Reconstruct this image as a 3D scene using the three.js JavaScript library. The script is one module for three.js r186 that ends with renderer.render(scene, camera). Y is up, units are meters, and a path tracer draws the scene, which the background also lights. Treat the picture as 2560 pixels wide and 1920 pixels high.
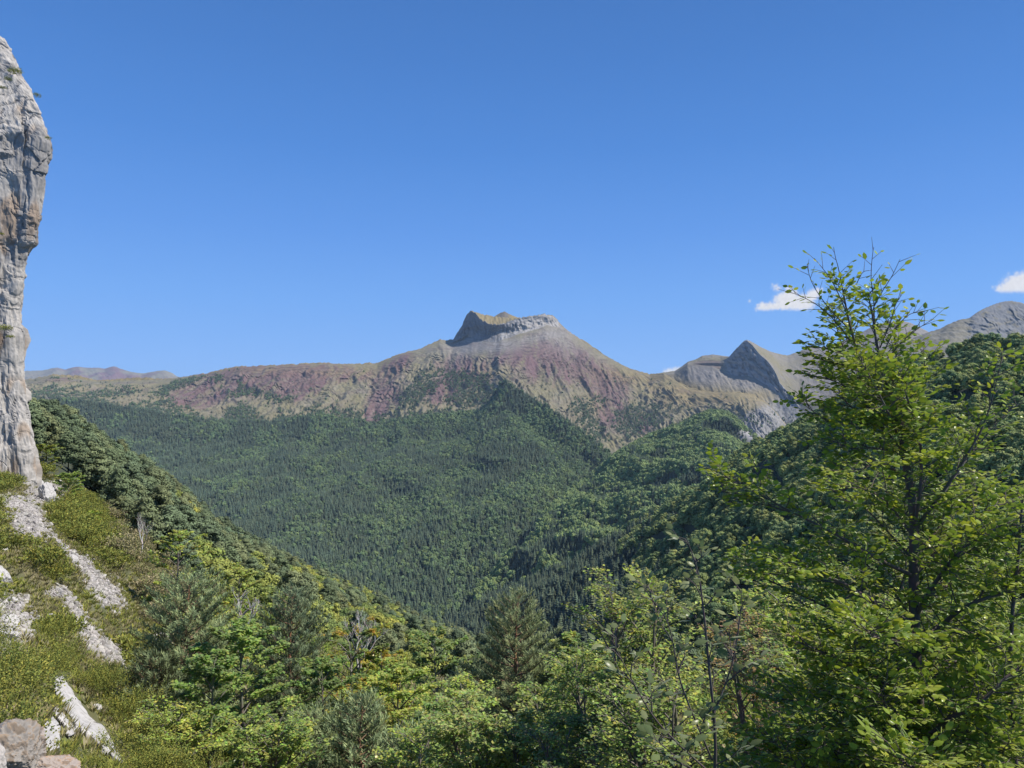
import * as THREE from 'three';
import { createNoise2D, createNoise3D } from 'simplex-noise';

// ---------------------------------------------------------------- camera, sky, sun, exposure
const scene = new THREE.Scene();
const renderer = new THREE.WebGLRenderer({ antialias: true });
renderer.toneMapping = THREE.LinearToneMapping;
renderer.toneMappingExposure = 1.45;
renderer.shadowMap.enabled = true;
const EYE = 1.6, TILT = 3.0 * Math.PI / 180, FOV = 54;
const camera = new THREE.PerspectiveCamera(FOV, 4 / 3, 0.1, 40000);
camera.position.set(0, EYE, 0);
camera.rotation.set(TILT, 0, 0);
const SUN_AZ = 95 * Math.PI / 180, SUN_EL = 50 * Math.PI / 180;
const SUN = new THREE.Vector3(Math.sin(SUN_AZ) * Math.cos(SUN_EL), Math.sin(SUN_EL), -Math.cos(SUN_AZ) * Math.cos(SUN_EL));
const sun = new THREE.DirectionalLight(new THREE.Color(1.0, 0.945, 0.86), 4.6);
sun.name = 'sun';
sun.position.copy(SUN).multiplyScalar(400);
sun.target.position.set(0, 0, -60);
sun.position.add(sun.target.position);
sun.castShadow = true;
sun.shadow.mapSize.set(4096, 4096);
Object.assign(sun.shadow.camera, { left: -260, right: 260, top: 260, bottom: -260, near: 1, far: 900 });
scene.add(sun, sun.target);
// air: pale blue haze
scene.fog = new THREE.FogExp2(new THREE.Color(0.60, 0.80, 1.0), 0.000026);

// ---------------------------------------------------------------- random numbers, noise
function rngOf(seed) {
  let s = seed >>> 0;
  return () => { s = (s + 0x6d2b79f5) | 0; let t = Math.imul(s ^ (s >>> 15), 1 | s); t = (t + Math.imul(t ^ (t >>> 7), 61 | t)) ^ t; return ((t ^ (t >>> 14)) >>> 0) / 4294967296; };
}
const R0 = rngOf(20240817);
const n2 = createNoise2D(rngOf(11)), n2b = createNoise2D(rngOf(12)), n3 = createNoise3D(rngOf(13));
const clamp = (x, a = 0, b = 1) => Math.min(b, Math.max(a, x));
const lerp = (a, b, t) => a + (b - a) * t;
const smooth = (x, a, b) => { const t = clamp((x - a) / (b - a)); return t * t * (3 - 2 * t); };
function fbm(x, y, o = 4, n = n2) { let s = 0, a = 0.5, t = 0; for (let i = 0; i < o; i++) { s += a * n(x, y); t += a; a *= 0.5; x = x * 2.03 + 17.1; y = y * 2.03 - 9.7; } return s / t; }
function ridged(x, y, o = 4, n = n2) { let s = 0, a = 0.5, t = 0; for (let i = 0; i < o; i++) { s += a * (1 - 2 * Math.abs(n(x, y))); t += a; a *= 0.5; x = x * 2.07 + 5.3; y = y * 2.07 + 3.1; } return s / t; }
function fbm3(x, y, z, o = 4) { let s = 0, a = 0.5, t = 0; for (let i = 0; i < o; i++) { s += a * n3(x, y, z); t += a; a *= 0.5; x = x * 2.03 + 7; y = y * 2.03 - 3; z = z * 2.03 + 11; } return s / t; }

// ---------------------------------------------------------------- the surveying grid: bearings and slopes from the viewpoint <-> places
const F = 960 / Math.tan(FOV * Math.PI / 360), CT = Math.cos(TILT), ST = Math.sin(TILT);
function ae(u, v) { const x = (u - 1280) / F, y = (960 - v) / F, k = CT - y * ST; return [x / k, (y * CT + ST) / k]; }   // bearing (x per metre ahead), slope (rise per metre ahead)
function at(u, v, d) { const [a, e] = ae(u, v); return new THREE.Vector3(a * d, EYE + e * d, -d); }
function uvOf(x, y, z) { const d = -z, yy = y - EYE, f = d * CT + yy * ST, h = yy * CT - d * ST; return [1280 + F * x / f, 960 - F * h / f]; }

// ---------------------------------------------------------------- sky
{
  const W = 4096, H = 2048, data = new Float32Array(W * H * 4);
  const s2l = (c) => { c /= 255; return c <= 0.04045 ? c / 12.92 : ((c + 0.055) / 1.055) ** 2.4; };
  const stops = [[-90, 118, 150, 196], [0, 142, 190, 252], [4, 134, 184, 250], [9, 116, 172, 245], [14, 98, 155, 234], [20, 81, 139, 218], [26, 72, 127, 203], [31, 67, 119, 192], [45, 58, 104, 175], [90, 44, 82, 150]].map(([e, ...c]) => [e, ...c.map(s2l)]);
  const cloudLobes = [];
  const lobe = (u, v, ru, rv, k = 1) => { const [a, e] = ae(u, v); cloudLobes.push([Math.atan(a), Math.atan(e * Math.cos(Math.atan(a))), ru / F, rv / F, k]); };
  // the small cumulus beside the beech top, its wisps, and the one at the far right
  lobe(1968, 748, 30, 17); lobe(1990, 756, 34, 18); lobe(2004, 764, 28, 11); lobe(1955, 764, 40, 10); lobe(1918, 770, 24, 7); lobe(1906, 765, 12, 8); lobe(2034, 736, 14, 12); lobe(2046, 729, 9, 8); lobe(2022, 746, 14, 12); lobe(1976, 733, 14, 8, 0.9); lobe(1944, 722, 10, 5, 0.45); lobe(1938, 714, 8, 5, 0.4); lobe(1972, 722, 12, 5, 0.4); lobe(1874, 753, 5, 3, 0.4);
  lobe(2532, 718, 28, 13); lobe(2560, 708, 36, 22); lobe(2600, 710, 50, 24); lobe(2650, 716, 40, 16); lobe(2515, 726, 18, 8);
  lobe(1680, 930, 22, 9); lobe(1694, 924, 12, 6);
  const base = [[1900, 2060, 779], [2490, 2700, 733]];
  for (let r = 0; r < H; r++) {
    const el = ((r + 0.5) / H - 0.5) * 180;
    let i = 0; while (i < stops.length - 2 && el > stops[i + 1][0]) i++;
    const t = clamp((el - stops[i][0]) / (stops[i + 1][0] - stops[i][0])), A = stops[i], B = stops[i + 1];
    const c = [1, 2, 3].map((k) => lerp(A[k], B[k], t));
    for (let q = 0; q < W; q++) {
      const az = ((q + 0.5) / W - 0.5) * 2 * Math.PI, phi = az + Math.PI / 2;       // bearing right of straight ahead
      const o = (r * W + q) * 4, x = Math.sin(phi), z = -Math.cos(phi);
      // a little paler towards the sun's side of the sky
      const toSun = Math.max(0, x * SUN.x + z * SUN.z), g = 1 + 0.10 * toSun * toSun;
      let k = 0;
      if (el > 0 && el < 16 && phi > 0.1 && phi < 0.75) {
        const er = el * Math.PI / 180, w1 = n2(phi * 260, er * 260) * 0.006, w2 = n2b(phi * 260, er * 260) * 0.004;
        let f = 0;
        for (const [cp, ce, rp, re, kk] of cloudLobes) {
          const dx = (phi - cp + w1 * 0.5) / rp, dy = (er - ce + w2 * 0.5) / re, q2 = dx * dx + dy * dy;
          if (q2 < 2.2) f = Math.max(f, kk * (1.25 - Math.sqrt(q2)));
        }
        if (f > 0) { f += 0.34 * fbm(phi * 420, er * 520, 4); k = smooth(f, 0.02, 0.5); 
          const a = Math.tan(phi), [ , vv] = uvOf(a, EYE + Math.tan(er) * Math.sqrt(1 + a * a), -1);
          const uu = 1280 + F * a;
          for (const [b0, b1, bv] of base) if (uu > b0 && uu < b1) k *= 1 - smooth(vv, bv - 9, bv + 3); }
      }
      const shade = 0.86 + 0.1 * fbm(phi * 180, el * 3, 3);
      const X = 1 / renderer.toneMappingExposure;
      data[o] = X * lerp(c[0] * g, 0.93 * shade, k); data[o + 1] = X * lerp(c[1] * g, 0.935 * shade, k); data[o + 2] = X * lerp(c[2] * g, 0.98 * shade, k); data[o + 3] = 1;
    }
  }
  const t = new THREE.DataTexture(data, W, H, THREE.RGBAFormat, THREE.FloatType);
  t.mapping = THREE.EquirectangularReflectionMapping; t.magFilter = THREE.LinearFilter; t.needsUpdate = true;
  scene.background = t; scene.environment = t;
}

// ---------------------------------------------------------------- tags, names
const taken = new Map();
function numbered(n) { const k = taken.get(n) ?? 0; taken.set(n, k + 1); return k ? n + '_' + String(k).padStart(3, '0') : n; }
function tag(o, label, category, group, kind) {
  o.userData.label = label; o.userData.category = category;
  if (group) o.userData.group = group;
  if (kind) o.userData.kind = kind;
  return o;
}
function shadows(o) { o.castShadow = o.receiveShadow = true; return o; }
function top(name, geo, m, label, category, group, kind) { const o = shadows(new THREE.Mesh(geo, m)); o.name = numbered(name); scene.add(o); return tag(o, label, category, group, kind); }
function thing(name, pos, turn, label, category, group, kind) { const o = new THREE.Group(); o.name = numbered(name); o.position.copy(pos); o.rotation.y = turn; scene.add(o); return tag(o, label, category, group, kind); }
function part(name, geo, m, parent, kind) { const o = shadows(new THREE.Mesh(geo, m)); o.name = name; parent.add(o); if (kind) o.userData.kind = kind; return o; }

// ---------------------------------------------------------------- mesh builder
class MB {
  constructor() { this.p = []; this.c = []; this.i = []; this.n = []; this.hasN = false; }
  v(x, y, z, c, nx, ny, nz) { this.p.push(x, y, z); this.c.push(c[0], c[1], c[2]); if (nx !== undefined) { this.hasN = true; this.n.push(nx, ny, nz); } return this.p.length / 3 - 1; }
  t(a, b, c) { this.i.push(a, b, c); }
  get tris() { return this.i.length / 3; }
  geo(normals = true) {
    const g = new THREE.BufferGeometry();
    g.setAttribute('position', new THREE.BufferAttribute(new Float32Array(this.p), 3));
    g.setAttribute('color', new THREE.BufferAttribute(new Float32Array(this.c), 3));
    g.setIndex(new THREE.BufferAttribute(new Uint32Array(this.i), 1));
    if (this.hasN) g.setAttribute('normal', new THREE.BufferAttribute(new Float32Array(this.n), 3));
    else if (normals) g.computeVertexNormals();
    return g;
  }
}
let TRIS = 0;
const V = (x, y, z) => new THREE.Vector3(x, y, z);
// tapered tube along points (array of Vector3), radii per point
function tube(mb, pts, radii, sides, col) {
  const T = V(0, 0, 0), N = V(0, 0, 0), B = V(0, 0, 0), up = V(0.13, 0.21, 0.97).normalize();
  let prev = -1;
  for (let k = 0; k < pts.length; k++) {
    T.subVectors(pts[Math.min(k + 1, pts.length - 1)], pts[Math.max(k - 1, 0)]).normalize();
    if (k === 0) { N.crossVectors(T, Math.abs(T.dot(up)) > 0.9 ? V(1, 0, 0) : up).normalize(); } else { N.addScaledVector(T, -N.dot(T)).normalize(); }
    B.crossVectors(T, N);
    const r = radii[k], first = mb.p.length / 3;
    for (let s = 0; s < sides; s++) {
      const q = s / sides * Math.PI * 2, cx = Math.cos(q), sx = Math.sin(q), nx = N.x * cx + B.x * sx, ny = N.y * cx + B.y * sx, nz = N.z * cx + B.z * sx;
      const sh = typeof col === 'function' ? col(k, s) : col;
      mb.v(pts[k].x + nx * r, pts[k].y + ny * r, pts[k].z + nz * r, sh);
    }
    if (prev >= 0) for (let s = 0; s < sides; s++) { const s1 = (s + 1) % sides; mb.t(prev + s, prev + s1, first + s); mb.t(prev + s1, first + s1, first + s); }
    prev = first;
  }
}
const vary = (c, r, k = 0.2) => { const f = 1 + (r() - 0.5) * 2 * k, g = (r() - 0.5) * k * 0.5; return [c[0] * f * (1 + g), c[1] * f, c[2] * f * (1 - g)]; };
const mixc = (a, b, t) => [lerp(a[0], b[0], t), lerp(a[1], b[1], t), lerp(a[2], b[2], t)];
const curve = (pts, n) => { const c = new THREE.CatmullRomCurve3(pts); return Array.from({ length: n + 1 }, (_, i) => c.getPoint(i / n)); };
// ---------------------------------------------------------------- where the near hillside is bare stone (scree runs seen from the viewpoint), 0..1
const RUNS = [
  [[12, 1252, 14], [60, 1275, 30], [95, 1322, 26], [60, 1310, 34]],
  [[136, 1342, 4], [170, 1385, 10], [205, 1405, 13], [225, 1440, 18], [262, 1476, 26], [288, 1506, 20]],
  [[130, 1486, 12], [155, 1472, 8], [178, 1512, 13], [200, 1560, 20], [232, 1606, 26], [280, 1640, 24], [304, 1664, 10]],
  [[362, 1712, 16], [400, 1716, 22], [440, 1742, 14]],
  [[0, 1470, 16], [30, 1560, 30], [80, 1560, 20], [4, 1600, 40], [60, 1500, 12]],
  [[100, 1235, 26], [132, 1222, 22]],
  [[395, 1588, 8], [425, 1604, 10]],
];
function stony(u, v) {
  let f = 0;
  for (const run of RUNS) for (let i = 0; i < run.length - 1; i++) {
    const [ax, ay, ar] = run[i], [bx, by, br] = run[i + 1], dx = bx - ax, dy = by - ay, t = clamp(((u - ax) * dx + (v - ay) * dy) / (dx * dx + dy * dy));
    const q = Math.hypot(u - ax - dx * t, (v - ay - dy * t) * 1.15) / (1.3 * lerp(ar, br, t));
    f = Math.max(f, 1 - smooth(q + 0.42 * n2(u / 16, v / 12) + 0.3 * n2b(u / 5, v / 5), 0.55, 1.35));
  }
  return f;
}
// ---------------------------------------------------------------- terrain sheets: cross-sections along each bearing, from foot to crest and down the far side
function cubic(xs, ys) {                                            // smooth curve through points that never overshoots
  const n = xs.length, m = [], dl = [];
  for (let i = 0; i < n - 1; i++) dl.push((ys[i + 1] - ys[i]) / (xs[i + 1] - xs[i] || 1e-9));
  for (let i = 0; i < n; i++) m.push(i === 0 ? dl[0] : i === n - 1 ? dl[n - 2] : dl[i - 1] * dl[i] <= 0 ? 0 : 2 * dl[i - 1] * dl[i] / (dl[i - 1] + dl[i]));
  return (x) => {
    if (x <= xs[0]) return ys[0]; if (x >= xs[n - 1]) return ys[n - 1];
    let i = 0; while (i < n - 2 && x > xs[i + 1]) i++;
    const h = xs[i + 1] - xs[i], t = (x - xs[i]) / h, t2 = t * t, t3 = t2 * t;
    return (2 * t3 - 3 * t2 + 1) * ys[i] + (t3 - 2 * t2 + t) * h * m[i] + (3 * t2 - 2 * t3) * ys[i + 1] + (t3 - t2) * h * m[i + 1];
  };
}
function track(list) {                                              // [[u, v, d], ...] -> function of the bearing giving [slope, distance]
  const k = list.map(([u, v, d]) => [...ae(u, v), d]).sort((p, q) => p[0] - q[0]), xs = k.map((q) => q[0]);
  const fe = cubic(xs, k.map((q) => q[1])), fd = cubic(xs, k.map((q) => q[2]));
  if (k.length < 24) return (a) => [fe(a), fd(a)];
  return (a) => {
    let i = 0; while (i < k.length - 2 && a > k[i + 1][0]) i++;
    const p = k[i], q = k[i + 1];
    return [lerp(p[1], q[1], clamp((a - p[0]) / (q[0] - p[0]))), fd(a)];
  };
}
const withD = (uv, dd) => { const s = [...dd].sort((p, q) => p[0] - q[0]), f = cubic(s.map((q) => q[0]), s.map((q) => q[1])); return uv.map(([u, v]) => [u, v, f(u)]); };
const sheets = {};
function makeSheet(key, { u0, u1, cols, knots, rows, shape = [], move, paint, mat, name, label, category, soft = [] }) {
  const a0 = (u0 - 1280) / F, a1 = (u1 - 1280) / F, tr = knots.map((k) => (typeof k === 'function' ? k : track(k)));
  const nRows = rows.reduce((s, r) => s + r, 0) + 1, P = new Float32Array(nRows * (cols + 1) * 3), K = new Float32Array(nRows);
  for (let i = 0; i <= cols; i++) {
    const a = lerp(a0, a1, i / cols), at_ = [];
    tr.forEach((f, n) => {
      const [e, d] = f(a), w = typeof soft[n] === 'function' ? soft[n](1280 + F * a) : soft[n]; let es = e, ds = d;
      if (w) { es = ds = 0; for (let q = -6; q <= 6; q++) { const p = f(a + q / 6 * w / F); es += p[0] / 13; ds += p[1] / 13; } }
      at_.push([d, EYE + e * d, e * d - es * ds, d - ds]);
    });
    let row = 0;
    for (let s = 0; s < rows.length; s++) for (let j = (s ? 1 : 0); j <= rows[s]; j++, row++) {
      const t = j / rows[s], ty = shape[s] ? shape[s](t) : t;
      let d = lerp(at_[s][0] - at_[s][3], at_[s + 1][0] - at_[s + 1][3], t) + at_[s][3] * (1 - t) ** 5 + at_[s + 1][3] * t ** 5, y = lerp(at_[s][1] - at_[s][2], at_[s + 1][1] - at_[s + 1][2], ty) + at_[s][2] * (1 - t) ** 5 + at_[s + 1][2] * t ** 5;
      K[row] = s + t;
      if (move) { const m = move(a, d, y, s + t, a * d); d += m[0]; y += m[1]; }
      const o = (row * (cols + 1) + i) * 3;
      P[o] = a * d; P[o + 1] = y; P[o + 2] = -d;
    }
  }
  const idx = new Uint32Array((nRows - 1) * cols * 6); let q = 0;
  for (let r = 0; r < nRows - 1; r++) for (let i = 0; i < cols; i++) { const A = r * (cols + 1) + i, B = A + 1, C = A + cols + 1, D = C + 1; idx[q++] = A; idx[q++] = B; idx[q++] = C; idx[q++] = B; idx[q++] = D; idx[q++] = C; }
  const g = new THREE.BufferGeometry();
  g.setAttribute('position', new THREE.BufferAttribute(P, 3)); g.setIndex(new THREE.BufferAttribute(idx, 1)); g.computeVertexNormals();
  const N = g.attributes.normal.array, C = new Float32Array(P.length);
  for (let r = 0; r < nRows; r++) for (let i = 0; i <= cols; i++) {
    const o = (r * (cols + 1) + i) * 3, [u, v] = uvOf(P[o], P[o + 1], P[o + 2]);
    const c = paint(P[o], P[o + 1], P[o + 2], N[o], N[o + 1], N[o + 2], u, v, K[r]);
    C[o] = c[0]; C[o + 1] = c[1]; C[o + 2] = c[2];
  }
  g.setAttribute('color', new THREE.BufferAttribute(C, 3));
  TRIS += idx.length / 3;
  sheets[key] = { P, N, K, cols, nRows, a0, a1 };
  return top(name, g, mat, label, category, null, 'structure');
}
// points on a sheet, dens(u, v, x, y, z, k) per square metre of plan
function scatter(key, seed, dens, kMin = 0, kMax = 99) {
  const { P, K, cols, nRows } = sheets[key], r = rngOf(seed), out = [];
  for (let row = 0; row < nRows - 1; row++) {
    if (K[row] < kMin || K[row + 1] > kMax + 1e-4) continue;
    for (let i = 0; i < cols; i++) {
      const A = (row * (cols + 1) + i) * 3, B = A + 3, C = A + (cols + 1) * 3, D = C + 3;
      const ex = P[B] - P[A], ez = P[B + 2] - P[A + 2], fx = P[C] - P[A], fz = P[C + 2] - P[A + 2];
      const area = Math.abs(ex * fz - ez * fx), cx = (P[A] + P[D]) / 2, cy = (P[A + 1] + P[D + 1]) / 2, cz = (P[A + 2] + P[D + 2]) / 2, [u, v] = uvOf(cx, cy, cz);
      let n = area * dens(u, v, cx, cy, cz, K[row]);
      n = Math.floor(n) + (r() < n % 1 ? 1 : 0);
      for (let k = 0; k < n; k++) {
        const s = r(), t = r(), w = [(1 - s) * (1 - t), s * (1 - t), (1 - s) * t, s * t];
        out.push([0, 1, 2].map((c) => P[A + c] * w[0] + P[B + c] * w[1] + P[C + c] * w[2] + P[D + c] * w[3]).concat(K[row]));
      }
    }
  }
  return out;
}
function groundAt(key, x, z) {                                       // height of a sheet at a place
  const { P, cols, nRows, a0, a1 } = sheets[key], d = -z, fi = clamp((x / d - a0) / (a1 - a0) * cols, 0, cols - 0.001), i = Math.floor(fi), s = fi - i;
  for (let r = 0; r < nRows - 1; r++) {
    const A = (r * (cols + 1) + i) * 3, C = A + (cols + 1) * 3, dA = -lerp(P[A + 2], P[A + 5], s), dC = -lerp(P[C + 2], P[C + 5], s);
    if ((d >= dA && d <= dC)) return lerp(lerp(P[A + 1], P[A + 4], s), lerp(P[C + 1], P[C + 4], s), (d - dA) / (dC - dA || 1));
  }
  return lerp(P[i * 3 + 1], P[i * 3 + 4], s);
}
const blob = (u, v, cu, cv, ru, rv, rot = 0) => { const c = Math.cos(rot), s = Math.sin(rot), x = ((u - cu) * c + (v - cv) * s) / ru, y = (-(u - cu) * s + (v - cv) * c) / rv; return Math.exp(-(x * x + y * y)); };
const rockMat = new THREE.MeshStandardMaterial({ name: 'rock', vertexColors: true, roughness: 0.95 });
const earthMat = new THREE.MeshStandardMaterial({ name: 'earth', vertexColors: true, roughness: 1 });

// colours of the ground
const GRASS = [0.172, 0.152, 0.066], GOLD = [0.235, 0.172, 0.068], SHALE = [0.118, 0.064, 0.070], SCREE = [0.205, 0.188, 0.172], LIME = [0.32, 0.31, 0.30], LIMEDK = [0.11, 0.112, 0.12], DUFF = [0.045, 0.055, 0.028];

// --- far range, twelve kilometres off
makeSheet('far', {
  u0: -120, u1: 760, cols: 260, rows: [26, 4], mat: rockMat, name: 'far_mountain', label: 'hazy purple and grey range far off beyond the left ridge', category: 'mountain',
  knots: [
    [[-120, 1010, 9500], [760, 1010, 9500]],
    withD([[-120, 934], [0, 931], [65, 927], [102, 926], [142, 919.5], [163, 923.6], [179, 919], [199, 917], [220, 919.5], [244, 919], [260, 921], [285, 916], [305, 923], [325, 929], [358, 933], [382, 929], [407, 926], [427, 931], [448, 943], [520, 955], [760, 990]], [[-120, 12000], [760, 12000]]),
    [[-120, 1000, 14000], [760, 1010, 14000]],
  ],
  move: (a, d, y, k, x) => { const w = k < 1 ? Math.sin(Math.PI * Math.min(1, k)) : 0; return [0, w * 70 * ridged(x / 420 + d / 2600, d / 1500, 4) + (k <= 1 ? k * 6 : 0) * fbm(x / 60, 3, 3)]; },
  paint: (x, y, z, nx, ny, nz, u, v) => { const p = smooth(fbm(x / 500, z / 900, 3), -0.3, 0.3) * blob(u, v, 280, 925, 130, 30); return mixc(mixc(SCREE, GRASS, 0.45), SHALE.map((q) => q * 1.3), clamp(p * 1.5)).map((c) => c * (0.85 + 0.25 * fbm(x / 90, y / 40, 3))); },
});

// --- the main mountain: foot, base of the summit cliff, rim of the cliff, skyline, far side
const sky1 = [[-160, 962], [0, 955], [67, 948], [106, 942], [134, 936], [195, 938], [244, 951], [285, 948], [325, 945], [366, 943], [407, 947], [448, 945], [488, 938], [529, 930], [570, 919], [598, 915], [631, 915.5], [671, 912.6], [732, 910.6], [773, 907], [822, 906.5], [832, 911], [900, 909], [922, 907], [944, 908], [974, 894], [1004, 883], [1026, 877.5], [1048, 876], [1063, 866], [1085, 855], [1100, 848], [1115, 850.5], [1133, 848], [1141, 835], [1152, 818], [1159.5, 807], [1161, 796], [1170.6, 781], [1180, 776], [1189, 781], [1204, 785], [1222, 788.6], [1237, 791], [1260, 794], [1293, 795], [1315, 792], [1345, 786.7], [1360, 785], [1382, 788.6], [1393, 798], [1400, 809], [1419, 825.6], [1437, 838.6], [1456, 850], [1478, 863], [1500, 879], [1523, 898], [1541, 905], [1567, 916.5], [1589, 926], [1623, 934], [1660, 934], [1690, 950], [1720, 968], [1760, 977], [1800, 980], [1850, 980], [1885, 988], [1915, 1006], [1940, 1030], [1980, 1080], [2050, 1150]];
const rim1 = [[-160, 964], [0, 957], [67, 950], [134, 938], [244, 953], [407, 949], [529, 932], [598, 917], [732, 912.6], [822, 908.5], [900, 911], [944, 910], [1004, 885], [1063, 868], [1100, 850], [1133, 851], [1141, 838], [1152, 821], [1161, 799], [1171, 784], [1180, 778], [1189, 783], [1197, 794], [1208, 803], [1222, 810], [1245, 812], [1263, 808], [1282, 800], [1293, 796.5], [1315, 793.5], [1345, 788], [1360, 786.5], [1382, 790], [1393, 800], [1400, 812], [1437, 840.5], [1500, 881], [1567, 918.5], [1623, 936], [1660, 936], [1690, 952], [1720, 970], [1760, 979], [1850, 982], [1885, 990], [1915, 1008], [1940, 1032], [1980, 1082], [2050, 1152]];
const foot1 = [[-160, 966], [0, 960], [67, 955], [134, 943], [244, 956], [407, 953], [529, 936], [598, 921], [732, 916], [822, 912], [900, 915], [944, 914], [1004, 889], [1063, 872], [1100, 856], [1130, 860], [1141, 855], [1155, 849], [1165, 843], [1180, 841], [1195, 847], [1210, 850], [1228, 853], [1240, 854], [1252, 848], [1270, 843], [1293, 834], [1315, 828], [1345, 818], [1365, 809], [1382, 811], [1396, 813], [1403, 818], [1437, 843], [1500, 885], [1567, 922], [1623, 940], [1660, 940], [1690, 956], [1720, 974], [1760, 983], [1850, 986], [1885, 994], [1915, 1012], [1940, 1036], [1980, 1086], [2050, 1156]];
const dSky = [[-160, 4600], [300, 4700], [700, 4700], [1000, 4800], [1140, 5000], [1180, 5030], [1245, 5080], [1400, 5100], [1623, 4850], [1690, 4600], [1760, 4400], [1850, 4250], [2050, 4150]];
const dRim = [[-160, 4580], [300, 4680], [700, 4680], [1000, 4780], [1130, 4960], [1160, 4960], [1180, 4900], [1210, 4790], [1245, 4740], [1270, 4790], [1320, 4880], [1370, 4990], [1396, 5050], [1450, 5060], [1623, 4830], [1690, 4580], [1760, 4380], [1850, 4230], [2050, 4130]];
const dBase = [[-160, 4550], [300, 4650], [700, 4650], [1000, 4750], [1130, 4930], [1160, 4925], [1180, 4860], [1210, 4750], [1245, 4705], [1270, 4750], [1320, 4835], [1370, 4945], [1396, 5030], [1450, 5040], [1623, 4800], [1690, 4550], [1760, 4350], [1850, 4200], [2050, 4100]];
const edge2 = [[-160, 985], [0, 985], [73, 978], [122, 965], [183, 968], [244, 984], [300, 1008], [360, 1000], [410, 992], [450, 1010], [505, 1028], [541, 1050], [580, 1010], [620, 1000], [671, 1048], [704, 1016], [740, 1030], [773, 1012], [830, 1006], [885, 1008], [915, 1030], [926, 1058], [940, 1030], [974, 1030], [1011, 1022], [1060, 1014], [1115, 1011], [1189, 1019], [1219, 995], [1240, 958], [1260, 947], [1289, 965], [1334, 994], [1382, 1023], [1426, 1053], [1467, 1087], [1512, 1120], [1535, 1140], [1600, 1200], [1700, 1260]];
const crest2 = [[-160, 1002], [0, 1002], [122, 992], [250, 1006], [400, 1032], [541, 1052], [671, 1054], [800, 1038], [926, 1060], [1040, 1044], [1130, 1034], [1190, 1030], [1225, 1006], [1245, 966], [1260, 950], [1289, 968], [1334, 996], [1382, 1025], [1426, 1055], [1467, 1089], [1512, 1122], [1535, 1142], [1600, 1200], [1700, 1260]];
const dCrest2 = [[-160, 3300], [300, 3400], [700, 3500], [1000, 3550], [1190, 3600], [1260, 3500], [1400, 3100], [1535, 2700], [1700, 2300]];
const streak = (x, y, z) => fbm(x / 70 + 0.8 * fbm(x / 400, y / 260, 2), y / 420, 4);
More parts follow.
